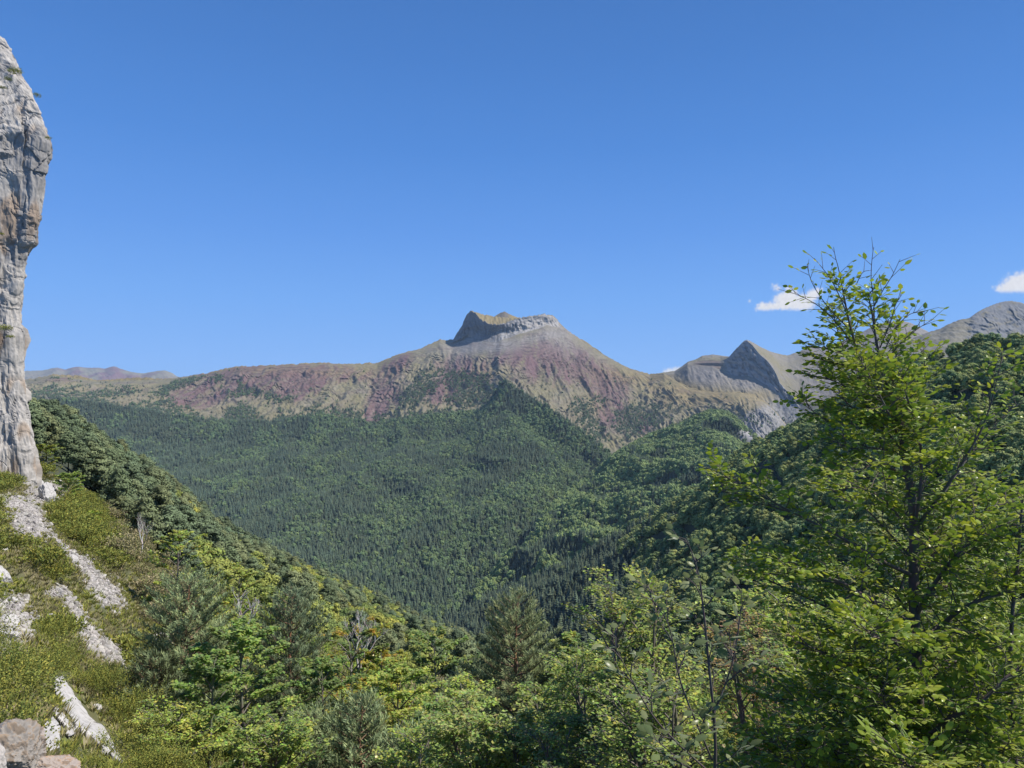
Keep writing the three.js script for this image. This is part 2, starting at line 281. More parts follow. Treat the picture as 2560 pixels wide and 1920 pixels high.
makeSheet('main', {
  u0: -150, u1: 2050, cols: 900, rows: [150, 26, 14, 6], mat: rockMat, name: 'mountain', label: 'big bare mountain with grey cliff crown and red shale slopes at centre', category: 'mountain',
  knots: [
    withD([[-160, 1010], [300, 1040], [541, 1078], [700, 1064], [926, 1090], [1060, 1056], [1190, 1046], [1260, 1010], [1350, 1066], [1450, 1120], [1550, 1165], [1700, 1190], [1850, 1210], [2050, 1260]], [[-160, 3380], [300, 3480], [700, 3580], [1000, 3650], [1260, 3700], [1400, 3620], [1600, 3400], [2050, 3000]]),
    withD(foot1, dBase), withD(rim1, dRim), withD(sky1, dSky),
    [[-160, 1060, 6200], [1000, 1060, 6400], [1260, 1000, 6600], [2050, 1100, 6000]],
  ],
  shape: [(t) => lerp(t, t * t, 0.22)], soft: [0, (u) => 90 * smooth(u, 1110, 1150) * (1 - smooth(u, 1390, 1430)), 0, 0, 0],
  move: (a, d, y, k, x) => {
    const u = 1280 + F * a;
    if (k < 1) {                                                     // slopes: gullies that run down, ledges of the bedding across
      const w = Math.min(1, k * 5) * Math.min(1, (1 - k) * 6), warp = 130 * fbm(x / 500, d / 700, 3);
      const gul = ridged((x + warp) / 210, d / 1500, 4), fine = ridged((x + warp * 0.6) / 60, d / 420, 3);
      const bed = y / 20 + 2.4 * fbm(x / 420, d / 600, 3), led = Math.abs((bed % 1 + 1) % 1 - 0.5) * 2;
      const shale = smooth(blob(u, 960, 820, 960, 420, 90) + blob(u, 900, 1420, 900, 150, 70) + blob(u, 930, 560, 930, 160, 60), 0.1, 0.6);
      const rib = 0.35 + 0.65 * smooth(fbm(x / 200 + 4, d / 300, 3), -0.2, 0.4), calm = 1 - 0.85 * smooth(blob(u, uvOf(x, y, -d)[1], 1255, 872, 130, 26), 0.15, 0.6);
      return [w * calm * (8 * fbm(x / 40, y / 30, 3) + 24 * led * rib), w * calm * (24 * gul * (0.6 + 0.8 * smooth(fbm(x / 330 + 7, d / 500, 2), -0.3, 0.4)) + (12 + 12 * smooth(u, 1810, 1860)) * fine + 4 * fbm(x / 18, d / 30, 2) + 4 * shale * led)];
    }
    const cl = smooth(u, 1128, 1160) * (1 - smooth(u, 1385, 1405));
    if (k < 2) {                                                     // the cliff: buttresses and flutes
      const t = k - 1, w = cl * Math.sin(Math.PI * Math.min(1, t * 0.9 + 0.06));
      return [w * (20 * ridged(x / 40 + 0.3 * fbm(y / 60, x / 90, 2), y / 300, 3) + 12 * fbm(x / 12, y / 46, 2) + 10 * Math.sin(y / 15 + 2 * fbm(x / 120, y / 80, 2))), w * 3 * fbm(x / 20, y / 9, 2)];
    }
    if (k < 3.001) { const w = k - 2, n = cl * 11 * fbm(x / 13, 7.3, 4) + (1 - cl) * 7 * (ridged(x / 60, 2.2, 3) - 0.3); return [0, n]; }
    return [0, 0];
  },
  paint: (x, y, z, nx, ny, nz, u, v, k) => {
    const n = streak(x, y, z), n2_ = fbm(x / 160, z / 260, 4), fine = fbm(x / 22, y / 14, 3);
    const bedv = y / 20 + 2.4 * fbm(x / 420, -z / 600, 3), band = Math.abs((bedv % 1 + 1) % 1 - 0.5) * 2;
    let c = mixc(GRASS, SCREE, 0.25 + 0.3 * n2_);
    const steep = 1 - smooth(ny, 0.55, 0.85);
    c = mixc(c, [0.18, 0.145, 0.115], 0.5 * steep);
    const red = clamp(1.05 * blob(u, v, 1430, 905, 110, 40, 0.5) + 0.8 * blob(u, v, 1290, 885, 70, 26) + 1.0 * blob(u, v, 1150, 925, 60, 45) + 1.1 * blob(u, v, 1165, 950, 50, 16) + 0.9 * blob(u, v, 1520, 960, 45, 14) + 0.9 * blob(u, v, 990, 915, 60, 22, -0.5) + 1.0 * blob(u, v, 590, 955, 110, 42) + 0.8 * blob(u, v, 760, 965, 70, 34, -0.5) + 0.9 * blob(u, v, 700, 930, 90, 18) + 1.0 * blob(u, v, 960, 1000, 50, 34, -0.7) + 0.9 * blob(u, v, 935, 1035, 18, 30, 0.4) + 0.8 * blob(u, v, 1100, 985, 50, 30) + 1.0 * blob(u, v, 1530, 1010, 40, 70) + 0.8 * blob(u, v, 1610, 1065, 24, 26) + 0.6 * blob(u, v, 480, 1000, 70, 30) + 0.5 * blob(u, v, 1350, 930, 80, 50) + 0.5 * blob(u, v, 150, 950, 60, 10) + 0.55 * blob(u, v, 860, 935, 80, 25));
    c = mixc(c, mixc(SHALE, [0.165, 0.105, 0.095], 0.3 + 0.5 * n2_), smooth(red * (0.95 + 0.9 * n + 0.5 * (band - 0.5)), 0.18, 0.72));
    const gold = clamp(0.9 * blob(u, v, 1600, 945, 110, 22, 0.1) + 0.7 * blob(u, v, 1690, 985, 80, 30) + 0.45 * blob(u, v, 880, 930, 130, 20) + 0.4 * blob(u, v, 1480, 1010, 40, 30) + 0.5 * blob(u, v, 640, 925, 130, 10) + 0.4 * blob(u, v, 1210, 940, 40, 20) + 0.95 * blob(u, v, 1800, 995, 110, 22));
    c = mixc(c, GOLD, gold * (0.7 + 0.5 * n2_));
    const crag = smooth(clamp(1.25 * (blob(u, v, 1885, 1075, 75, 48, -0.3) + blob(u, v, 1950, 1050, 45, 40))) + 0.35 * fine, 0.35, 0.75);
    c = mixc(c, mixc(LIME, LIMEDK, smooth(fine, -0.15, 0.35)), crag);
    const scree = clamp(0.85 * blob(u, v, 1225, 866, 70, 18) + 0.9 * blob(u, v, 1165, 855, 30, 24) + 0.6 * blob(u, v, 1330, 846, 70, 14, -0.2) + 0.6 * blob(u, v, 1400, 845, 60, 30, 0.6) + 0.4 * blob(u, v, 1120, 880, 50, 25));
    c = mixc(c, mixc(SCREE, [0.22, 0.205, 0.195], 0.5 + n2_), clamp(scree * 1.2));
    if (k < 1) { const beds = smooth(Math.sin(bedv * 2.1 + 1.5 * n), 0.35, 0.8) * smooth(n2_, -0.35, 0.25) * (1 - smooth(v, 985, 1030)); c = mixc(c, mixc(SHALE, [0.10, 0.085, 0.07], 0.5), 0.42 * beds); const gl = smooth(ridged((x + 130 * fbm(x / 500, -z / 700, 3)) / 120, -z / 900, 3), 0.5, 0.85); c = mixc(c, [0.25, 0.215, 0.17], 0.35 * gl); }
    if (k < 1) { const w = smooth(red, 0.15, 0.6); const dark = smooth(band, 0.7, 0.95) * (0.3 + 0.6 * w) * smooth(n2_, -0.4, 0.2); c = c.map((q) => q * (1 - 0.8 * dark)); }
    if (k < 1) { const tuft = smooth(fbm(x / 9, z / 14, 2), 0.15, 0.5) * (0.25 + 0.4 * smooth(v, 880, 1000)); c = mixc(c, [0.10, 0.11, 0.055], tuft * 0.6); }
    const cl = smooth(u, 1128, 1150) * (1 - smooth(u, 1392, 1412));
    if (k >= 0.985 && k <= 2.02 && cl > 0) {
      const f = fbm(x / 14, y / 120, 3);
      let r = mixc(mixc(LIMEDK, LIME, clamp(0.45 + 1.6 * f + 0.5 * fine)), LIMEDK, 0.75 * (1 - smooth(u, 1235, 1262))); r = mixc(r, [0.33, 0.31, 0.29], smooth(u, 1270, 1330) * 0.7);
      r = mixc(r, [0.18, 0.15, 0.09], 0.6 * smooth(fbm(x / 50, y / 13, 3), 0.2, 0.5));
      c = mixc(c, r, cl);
    }
    if (k > 2.02) c = mixc(c, mixc(GOLD, GRASS, 0.35), 0.85);
    return c.map((q) => q * (0.9 + 0.34 * fine + 0.16 * n));
  },
});
// the small second top behind the summit meadow
makeSheet('knob', {
  u0: 1222, u1: 1320, cols: 60, rows: [20, 5], mat: rockMat, name: 'mountain_knob', label: 'small dark rocky top peeping over the summit meadow', category: 'mountain',
  knots: [
    [[1222, 800, 5250], [1320, 800, 5250]],
    withD([[1222, 797], [1236, 791], [1245, 785.5], [1252, 782], [1259.6, 779], [1266, 781], [1274, 785.5], [1293, 793], [1306, 797], [1320, 800]], [[1222, 5320], [1320, 5320]]),
    [[1222, 830, 5500], [1320, 830, 5500]],
  ],
  move: (a, d, y, k, x) => [0, (k <= 1 ? Math.min(1, k * 2) : 0) * 4 * fbm(x / 14, y / 9, 3)],
  paint: (x, y, z, nx, ny, nz, u, v) => { const r = smooth(u, 1238, 1250) * (1 - smooth(u + (v - 785) * 0.8, 1272, 1284)); return mixc(mixc(GOLD, GRASS, 0.3), [0.12, 0.105, 0.095], r * (0.8 + 0.4 * fbm(x / 16, y / 8, 2))); },
});

// --- the peaks to the right: foot, base of the shaded wall, top of the wall, skyline, far side
const skyR = [[1560, 950], [1640, 934], [1665, 931], [1686, 928], [1702, 918], [1719, 905], [1740, 899], [1756, 889], [1781, 886.5], [1800, 889], [1823, 891.5], [1835, 878], [1848, 866], [1856, 855], [1867, 850], [1877, 853], [1898, 866], [1923, 878], [1948, 885], [1968, 888.6], [1993, 881], [2022, 866], [2039, 868], [2081, 866], [2140, 838], [2190, 812], [2222, 805], [2251, 801], [2276, 807], [2322, 830], [2345, 850], [2420, 900], [2700, 940]];
const wallTop = [[1560, 952], [1640, 936], [1686, 930], [1719, 907], [1740, 904], [1756, 902], [1781, 901], [1800, 903], [1823, 894], [1835, 880], [1848, 868], [1856, 857], [1867, 852], [1880, 862], [1900, 887], [1915, 899], [1931, 917], [1942, 938], [1950, 958], [1965, 976], [1985, 994], [2000, 1008], [2060, 1010], [2222, 960], [2420, 960], [2700, 960]];
const wallBase = [[1560, 956], [1640, 940], [1686, 934], [1719, 911], [1740, 912], [1756, 914], [1781, 916], [1797, 922], [1812, 932], [1835, 938], [1850, 940], [1867, 938], [1885, 944], [1900, 952], [1915, 962], [1931, 974], [1945, 985], [1960, 998], [1985, 1016], [2000, 1026], [2060, 1020], [2222, 970], [2420, 970], [2700, 970]];
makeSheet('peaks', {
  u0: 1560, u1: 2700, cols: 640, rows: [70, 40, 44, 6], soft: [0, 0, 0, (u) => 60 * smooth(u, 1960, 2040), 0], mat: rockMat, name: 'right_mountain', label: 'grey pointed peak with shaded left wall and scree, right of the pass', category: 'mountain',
  knots: [
    [[1560, 1010, 4780], [1680, 1000, 4620], [1760, 1010, 4480], [1850, 1020, 4330], [1900, 1040, 4280], [1960, 1110, 4220], [2050, 1170, 4000], [2300, 1100, 3500], [2700, 1050, 3300]],
    withD(wallBase, [[1560, 4920], [1640, 4880], [1720, 4800], [1800, 4690], [1867, 4600], [1900, 4540], [1950, 4430], [2000, 4330], [2060, 4280], [2700, 4000]]),
    withD(wallTop, [[1560, 4950], [1640, 4910], [1720, 4840], [1800, 4730], [1867, 4650], [1900, 4575], [1950, 4460], [2000, 4350], [2060, 4300], [2700, 4020]]),
    withD(skyR, [[1560, 5000], [1640, 4960], [1720, 4920], [1800, 4850], [1867, 4690], [1900, 4760], [1950, 4850], [2040, 4900], [2250, 4900], [2700, 4800]]),
    [[1560, 1050, 5600], [2000, 1000, 5500], [2700, 980, 5300]],
  ],
  move: (a, d, y, k, x) => {
    const u = 1280 + F * a, sh = smooth(u, 1800, 1840) * (1 - smooth(u, 1975, 2010)), low = smooth(u, 1725, 1745) * (1 - smooth(u, 1795, 1812));
    if (k < 1) { const w = Math.min(1, k * 4) * Math.min(1, (1 - k) * 6); return [0, w * (9 * ridged(x / 170, d / 900, 4) + 6 * fbm(x / 40, d / 60, 3) + 13 * smooth(u, 1815, 1870) * ridged(x / 30, d / 110, 3) * smooth(0.62 - k, 0, 0.25))]; }
    if (k < 2) { const t = k - 1, w = Math.sin(Math.PI * clamp(t * 0.9 + 0.06)); return [w * (sh * (26 * ridged(x / 60 + y / 190, y / 130, 3) + 8 * fbm(x / 13, y / 20, 2)) + low * 9 * Math.sin(y / 7)), 0]; }
    if (k <= 3.001) { const t = k - 2; return [0, (1 - t * 0.75) * Math.min(1, t * 5) * (10 * ridged(x / 140 + d / 500, d / 240, 4) + 3 * fbm(x / 20, d / 20, 2)) + 5 * smooth(u, 1830, 1845) * (1 - smooth(u, 1875, 1895)) * fbm(x / 14, 4.4, 3)]; }
    return [0, 0];
  },
  paint: (x, y, z, nx, ny, nz, u, v, k) => {
    const n = fbm(x / 160, z / 240, 4), f = fbm(x / 24, y / 16, 3);
    let c = mixc(SCREE, GRASS, clamp(0.35 + 0.5 * n));
    if (k < 1) {
      c = mixc(c, mixc(GOLD, GRASS, 0.35), clamp(blob(u, v, 1720, 975, 90, 26, 0.1) + blob(u, v, 1850, 1000, 110, 26, -0.1) + 0.7 * blob(u, v, 1640, 960, 70, 30)));
      c = mixc(c, SCREE.map((q) => q * 0.95), clamp(1.2 * blob(u, v, 1760, 935, 60, 26) + blob(u, v, 1880, 960, 60, 16)));
      c = mixc(c, mixc(LIME, LIMEDK, smooth(f, -0.1, 0.4)), clamp(1.2 * (blob(u, v, 1890, 1080, 80, 46, -0.3) + blob(u, v, 1965, 1045, 50, 44))));
      const tuft = smooth(fbm(x / 10, z / 16, 2), 0.1, 0.4) * smooth(v, 980, 1060); c = mixc(c, [0.075, 0.09, 0.045], tuft * 0.7);
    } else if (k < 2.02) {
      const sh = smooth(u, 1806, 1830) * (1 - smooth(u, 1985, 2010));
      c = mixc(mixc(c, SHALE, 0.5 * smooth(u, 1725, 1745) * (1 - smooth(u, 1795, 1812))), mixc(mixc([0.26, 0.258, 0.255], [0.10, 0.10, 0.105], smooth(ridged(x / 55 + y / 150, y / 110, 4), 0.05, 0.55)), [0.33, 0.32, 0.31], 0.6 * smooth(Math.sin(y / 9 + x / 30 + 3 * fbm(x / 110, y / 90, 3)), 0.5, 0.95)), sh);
    } else { const right = smooth(u, 1960, 2040); c = mixc(mixc(c, GRASS, 0.35), mixc(SCREE, [0.16, 0.14, 0.12], 0.55), right); c = mixc(c, SCREE, 0.6 * smooth(fbm(x / 260 + 3, z / 200, 3), 0, 0.4)); }
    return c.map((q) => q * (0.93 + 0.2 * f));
  },
});
// --- the rounded mountain at the far right
makeSheet('round', {
  u0: 2150, u1: 2760, cols: 300, rows: [34, 40, 6], mat: rockMat, name: 'rounded_mountain', label: 'rounded grey mountain with rocky face behind the right-hand wood', category: 'mountain',
  knots: [
    [[2150, 960, 2900], [2760, 960, 2900]],
    withD([[2150, 900], [2280, 880], [2340, 862], [2390, 848], [2430, 850], [2470, 852], [2520, 850], [2760, 850]], [[2150, 3400], [2340, 3500], [2430, 3600], [2480, 3620], [2520, 3700], [2760, 3800]]),
    withD([[2150, 890], [2260, 855], [2300, 838], [2322, 830], [2347, 822], [2384, 805], [2405, 798], [2422, 795], [2440, 783], [2451, 776], [2470, 767], [2488, 760], [2505, 755], [2526, 752], [2547, 755.5], [2560, 759], [2620, 780], [2760, 820]], [[2150, 3800], [2340, 3760], [2420, 3760], [2526, 3900], [2760, 4000]]),
    [[2150, 960, 5000], [2760, 960, 5000]],
  ],
  move: (a, d, y, k, x) => { const u = 1280 + F * a, face = smooth(u, 2405, 2430); if (k > 2) return [0, 0]; const w = Math.min(1, k * 3) * Math.min(1, (2 - k) * 4); return [face * w * (16 * ridged(x / 120 + 0.7 * fbm(x / 160, y / 120, 2), y / 140, 3) + 4 * fbm(x / 25, y / 20, 3)), w * (1 - 0.6 * face) * (8 * ridged(x / 190, d / 170, 3)) + w * 3 * fbm(x / 18, y / 12, 3) + (k > 1.9 ? 3 * fbm(x / 25, 1.7, 3) : 0)]; },
  paint: (x, y, z, nx, ny, nz, u, v, k) => { const f = fbm(x / 26, y / 18, 3), face = smooth(u, 2405, 2432) * smooth(fbm(x / 90, y / 60, 3) + 0.5 - 1.2 * (ny - 0.6), 0, 0.5); const st = smooth(Math.sin(y / 5 + 2 * fbm(x / 200, z / 200, 2)), 0.4, 0.9); let c = mixc(mixc(SCREE, GRASS, 0.55).map((q) => q * 0.78), [0.2, 0.19, 0.17], 0.4 * st); c = mixc(c, [0.15, 0.15, 0.15], face); return c.map((q) => q * (0.92 + 0.25 * f)); },
});

// --- the wooded front slopes of the main mountain
makeSheet('front', {
  u0: -150, u1: 1700, cols: 300, rows: [110, 26, 6], soft: [0, 0, 30, 0], mat: earthMat, name: 'wooded_slope', label: 'wooded front slope falling from the main mountain into the valley', category: 'hillside',
  knots: [
    [[-160, 1400, 1900], [300, 1480, 1700], [700, 1540, 1500], [1100, 1600, 1400], [1300, 1620, 1400], [1500, 1520, 1600], [1700, 1450, 1800]],
    withD([[-160, 1075], [300, 1100], [541, 1120], [900, 1120], [1130, 1092], [1260, 1050], [1390, 1122], [1535, 1215], [1700, 1330]], dCrest2.map(([u, d]) => [u, d * 0.93])),
    withD(crest2, dCrest2),
    withD(crest2.map(([u, v]) => [u, v + 40 + 60 * smooth(u, 1240, 1440)]), [[-160, 3500], [300, 3600], [700, 3700], [1000, 3750], [1190, 3800], [1260, 3640], [1400, 3300], [1535, 2900], [1700, 2500]]),
  ],
  shape: [(t) => lerp(t, t * t, 0.15)],
  move: (a, d, y, k, x) => { const w = k < 2 ? Math.min(1, k * 6) * Math.min(1, (2 - k) * 1.4) : 0; return [0, w * (30 * ridged(x / 520 + 0.25 * fbm(x / 900, d / 900, 2), d / 2600, 3) + 12 * fbm(x / 130, d / 240, 3))]; },
  paint: (x, y, z) => DUFF.map((q) => q * (1 + 0.3 * fbm(x / 60, z / 60, 2))),
});
// --- the beech-clad spur right of the gorge
const crest3 = [[1180, 1480], [1240, 1430], [1300, 1386], [1325, 1318], [1400, 1250], [1480, 1190], [1535, 1142], [1600, 1103], [1660, 1078], [1720, 1054], [1790, 1030], [1830, 1040], [1870, 1075], [1910, 1110], [2000, 1140], [2150, 1160]];
makeSheet('spur', {
  u0: 1190, u1: 2150, cols: 200, rows: [90, 6], soft: [0, 70, 0], mat: earthMat, name: 'beech_spur', label: 'light green wooded spur right of the gorge below the pass', category: 'hillside',
  knots: [
    [[1180, 1560, 1350], [1290, 1500, 1400], [1400, 1480, 1350], [1600, 1420, 1300], [1850, 1330, 1350], [2150, 1260, 1500]],
    withD(crest3, [[1180, 1550], [1300, 1800], [1400, 2050], [1535, 2400], [1720, 2650], [1840, 2600], [2150, 2500]]),
    withD(crest3.map(([u, v]) => [u, v + 70]), [[1180, 1750], [1300, 2000], [1400, 2250], [1535, 2600], [1720, 2800], [2150, 2700]]),
  ],
  move: (a, d, y, k, x) => { const w = k < 1 ? Math.min(1, k * 6) * Math.min(1, (1 - k) * 5) : 0; return [0, w * (40 * ridged((x + d * 0.5) / 420, (d - x) / 1800, 3) + 12 * fbm(x / 110, d / 150, 3))]; },
  paint: (x, y, z, nx, ny, nz, u, v) => mixc(DUFF, [0.28, 0.27, 0.26], smooth(blob(u, v, 1890, 1090, 70, 36) + 0.25 * fbm(x / 26, z / 26, 3), 0.5, 0.75)),
});
// --- the dark wooded ridge on the right
const crest4 = [[1100, 1560], [1240, 1492], [1312, 1462], [1419, 1416], [1526, 1356], [1598, 1308], [1670, 1268], [1752, 1226], [1786, 1188], [1840, 1146], [1890, 1120], [1931, 1108], [1964, 1088], [2006, 1068], [2056, 1044], [2077, 1024], [2160, 975], [2220, 935], [2280, 908], [2326, 900], [2380, 890], [2440, 870], [2493, 862], [2526, 856], [2560, 850], [2760, 800]];
makeSheet('ridge', {
  u0: 1110, u1: 2760, cols: 260, rows: [110, 8], soft: [0, 60, 0], mat: earthMat, name: 'wooded_ridge', label: 'dark wooded ridge falling from the right into the valley', category: 'hillside',
  knots: [
    [[1100, 1900, 640], [1500, 1900, 400], [1900, 1920, 250], [2300, 1900, 200], [2760, 1880, 180]],
    withD(crest4, [[1100, 1450], [1240, 1400], [1500, 1200], [1750, 1000], [2000, 820], [2280, 680], [2560, 580], [2760, 520]]),
    withD(crest4.map(([u, v]) => [u, v + 90]), [[1100, 1600], [1240, 1560], [1500, 1350], [1750, 1150], [2000, 960], [2280, 800], [2560, 680], [2760, 620]]),
  ],
  move: (a, d, y, k, x) => { const w = k < 1 ? Math.min(1, k * 6) * Math.min(1, (1 - k) * 5) : 0; return [0, w * (16 * ridged((x + d * 0.3) / 210, d / 900, 3) + 6 * fbm(x / 60, d / 60, 3))]; },
  paint: (x, y, z) => DUFF.map((q) => q * (0.8 + 0.3 * fbm(x / 20, z / 20, 2))),
});
// --- the hillside we stand on
makeSheet('near', {
  u0: -900, u1: 3500, cols: 330, rows: [14, 90, 90, 100, 8], mat: earthMat, name: 'hillside', label: 'scrubby hillside that falls from the viewpoint to the valley', category: 'hillside',
  knots: [
    (a) => [-EYE / 1.2, 1.2],
    [[-900, 1760, 7], [-300, 1830, 8], [0, 1880, 9], [300, 1935, 13], [600, 2050, 15], [900, 2120, 16], [1300, 2150, 16], [1800, 2150, 12], [2300, 2250, 8], [2900, 2350, 7], [3500, 2350, 7]],
    [[-900, 1300, 40], [-300, 1440, 32], [0, 1500, 30], [220, 1565, 36], [400, 1715, 38], [600, 1770, 42], [900, 1830, 46], [1300, 1850, 50], [1800, 1850, 46], [2560, 1860, 34], [3500, 1860, 34]],
    [[-900, 1060, 100], [-300, 1150, 90], [0, 1195, 95], [110, 1225, 100], [300, 1340, 120], [500, 1475, 140], [700, 1560, 150], [900, 1670, 160], [1300, 1740, 150], [1800, 1740, 110], [2560, 1740, 80], [3500, 1740, 80]],
    [[-900, 1000, 210], [-200, 1045, 230], [73, 1064, 245], [159, 1085, 255], [228, 1130, 275], [305, 1166, 295], [399, 1212, 325], [532, 1322, 390], [694, 1408, 480], [926, 1494, 640], [1041, 1552, 740], [1157, 1592, 850], [1300, 1660, 850], [1500, 1690, 600], [1800, 1710, 300], [2560, 1715, 200], [3500, 1715, 200]],
    [[-900, 1250, 420], [73, 1320, 420], [399, 1400, 520], [926, 1640, 850], [1157, 1740, 1050], [1800, 1900, 500], [3500, 1900, 400]],
  ],
  move: (a, d, y, k, x) => { const w = Math.min(1, k) * (k > 3 ? Math.max(0.15, 4 - k) : 1); return [0, w * (Math.min(3, d * 0.012) * fbm(x / (4 + d * 0.1), d / (4 + d * 0.1), 3) + 0.14 * fbm(x / 1.3, d / 1.3, 3))]; },
  paint: (x, y, z, nx, ny, nz, u, v, k) => {
    const n = fbm(x / 9, z / 9, 4), f = fbm(x / 0.9, z / 0.9, 3);
    let c = mixc([0.10, 0.105, 0.035], [0.155, 0.13, 0.065], smooth(n, -0.3, 0.4));
    c = mixc(c, [0.055, 0.065, 0.022], smooth(f, 0, 0.5) * 0.7);
    c = mixc(c, DUFF, Math.max(smooth(k, 2.9, 3.2), smooth(u, 420, 620)));
    const s = stony(u, v) * smooth(v, 1200, 1240);
    c = mixc(c, [0.36, 0.335, 0.31], s);
    return c.map((q) => q * (0.9 + 0.3 * f));
  },
});
// ---------------------------------------------------------------- trees seen from afar
// a fir or spruce, one unit tall: drooping boughs in tiers
function firGeo(seed, tiers = 11, boughs = 7, spread = 0.17) {
  const r = rngOf(seed), mb = new MB();
  for (let t = 0; t < tiers; t++) {
    const f = t / (tiers - 1), y = 0.08 + 0.88 * f, R = spread * (1 - f) ** 0.8 * (0.9 + 0.2 * r()) + 0.012, off = r() * 6;
    for (let b = 0; b < boughs; b++) {
      const q = off + (b + 0.5 * (r() - 0.5)) / boughs * Math.PI * 2, L = R * (0.7 + 0.6 * r()), w = L * 0.42 + 0.008, cx = Math.cos(q), sx = Math.sin(q), sh = 0.75 + 0.5 * r(), c = [sh, sh, sh];
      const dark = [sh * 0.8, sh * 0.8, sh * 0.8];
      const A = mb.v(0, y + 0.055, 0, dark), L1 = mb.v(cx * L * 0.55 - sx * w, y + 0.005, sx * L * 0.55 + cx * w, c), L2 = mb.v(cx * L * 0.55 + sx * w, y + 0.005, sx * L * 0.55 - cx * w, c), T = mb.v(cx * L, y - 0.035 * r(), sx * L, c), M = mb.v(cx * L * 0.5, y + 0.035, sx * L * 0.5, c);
      mb.t(A, L1, M); mb.t(A, M, L2); mb.t(L1, T, M); mb.t(M, T, L2);
    }
  }
  const C = 0.006; const a = mb.v(C, 0, 0, [0.5, 0.4, 0.3]), b = mb.v(-C, 0, C, [0.5, 0.4, 0.3]), c = mb.v(0, 0, -C, [0.5, 0.4, 0.3]), d = mb.v(0, 1, 0, [0.9, 0.9, 0.9]);
  mb.t(a, b, d); mb.t(b, c, d); mb.t(c, a, d);
  return mb.geo();
}
// a leafy crown, one unit tall: lumps covered with tufts of leaves
function crownGeo(seed, { lobes = 16, tufts = 26, tuft = 0.085, width = 0.42, base = 0.12, flat = 0.8, core = true, blunt = 1, trunk = 0.012 } = {}) {
  const r = rngOf(seed), mb = new MB(), L = [];
  for (let i = 0; i < lobes; i++) {
    const f = i / (lobes - 1), y = lerp(base + 0.14, 0.86, f ** 0.9), R = width * Math.sin(Math.PI * clamp(0.18 + 0.72 * f)) ** blunt, q = i * 2.399 + r(), rr = R * (0.35 + 0.55 * r()) * (f > 0.92 ? 0.3 : 1);
    L.push([Math.cos(q) * rr, y + 0.06 * (r() - 0.5), Math.sin(q) * rr, (0.115 + 0.075 * r()) * (width / 0.42) ** 0.6 * (1.15 - 0.35 * f)]);
  }
  for (const [lx, ly, lz, R] of L) {
    const shade = 0.85 + 0.3 * r();
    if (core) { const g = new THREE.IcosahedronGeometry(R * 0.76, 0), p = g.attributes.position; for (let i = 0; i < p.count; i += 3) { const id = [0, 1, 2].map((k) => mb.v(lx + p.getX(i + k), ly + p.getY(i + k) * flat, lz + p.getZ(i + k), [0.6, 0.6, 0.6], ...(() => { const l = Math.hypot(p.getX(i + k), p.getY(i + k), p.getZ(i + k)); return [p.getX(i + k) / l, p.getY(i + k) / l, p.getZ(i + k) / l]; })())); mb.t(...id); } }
    for (let k = 0; k < tufts; k++) {
      const cz = 1 - 1.75 * (k + r()) / tufts, q = r() * 6.283, s = Math.sqrt(Math.max(0, 1 - cz * cz)), nx = s * Math.cos(q), ny = cz, nz = s * Math.sin(q), rad = R * (0.82 + 0.3 * r());
      const x = lx + nx * rad, y = ly + ny * rad * flat, z = lz + nz * rad;
      // a tuft: a little bent four-cornered patch, tilted off the surface of the lump
      let ax = nx + 0.9 * (r() - 0.5), ay = ny + 0.9 * (r() - 0.5) + 0.25, az = nz + 0.9 * (r() - 0.5); const al = Math.hypot(ax, ay, az) || 1; ax /= al; ay /= al; az /= al;
      let tx = r() - 0.5, ty = r() - 0.5, tz = r() - 0.5; const dt = tx * ax + ty * ay + tz * az; tx -= dt * ax; ty -= dt * ay; tz -= dt * az; const tl = Math.hypot(tx, ty, tz) || 1; tx /= tl; ty /= tl; tz /= tl;
      const bx = ay * tz - az * ty, by = az * tx - ax * tz, bz = ax * ty - ay * tx, S = tuft * (0.6 + 0.8 * r()), sh = shade * (0.78 + 0.44 * r()), c = [sh, sh, sh];
      const n = [ax * 0.6 + nx * 0.5, ay * 0.6 + ny * 0.5 + 0.1, az * 0.6 + nz * 0.5], nl = Math.hypot(...n); n[0] /= nl; n[1] /= nl; n[2] /= nl;
      const P = (s1, s2, up) => mb.v(x + tx * S * s1 + bx * S * s2 + ax * S * up, y + ty * S * s1 + by * S * s2 + ay * S * up, z + tz * S * s1 + bz * S * s2 + az * S * up, c, ...n);
      const a = P(-0.6, 0, -0.1), b = P(0, -0.38, 0.1), d = P(0, 0.38, 0.1), e = P(0.6, 0, -0.15);
      mb.t(a, b, d); mb.t(b, e, d);
    }
  }
  if (trunk) { const up = 0.62, T = [0.42, 0.36, 0.3]; const a = mb.v(trunk, 0, 0, T, 1, 0, 0), b = mb.v(-trunk * 0.5, 0, trunk * 0.87, T, -0.5, 0, 0.87), c = mb.v(-trunk * 0.5, 0, -trunk * 0.87, T, -0.5, 0, -0.87), d = mb.v(0, up, 0, T, 0, 1, 0); mb.t(a, b, d); mb.t(b, c, d); mb.t(c, a, d); }
  return mb.geo();
}
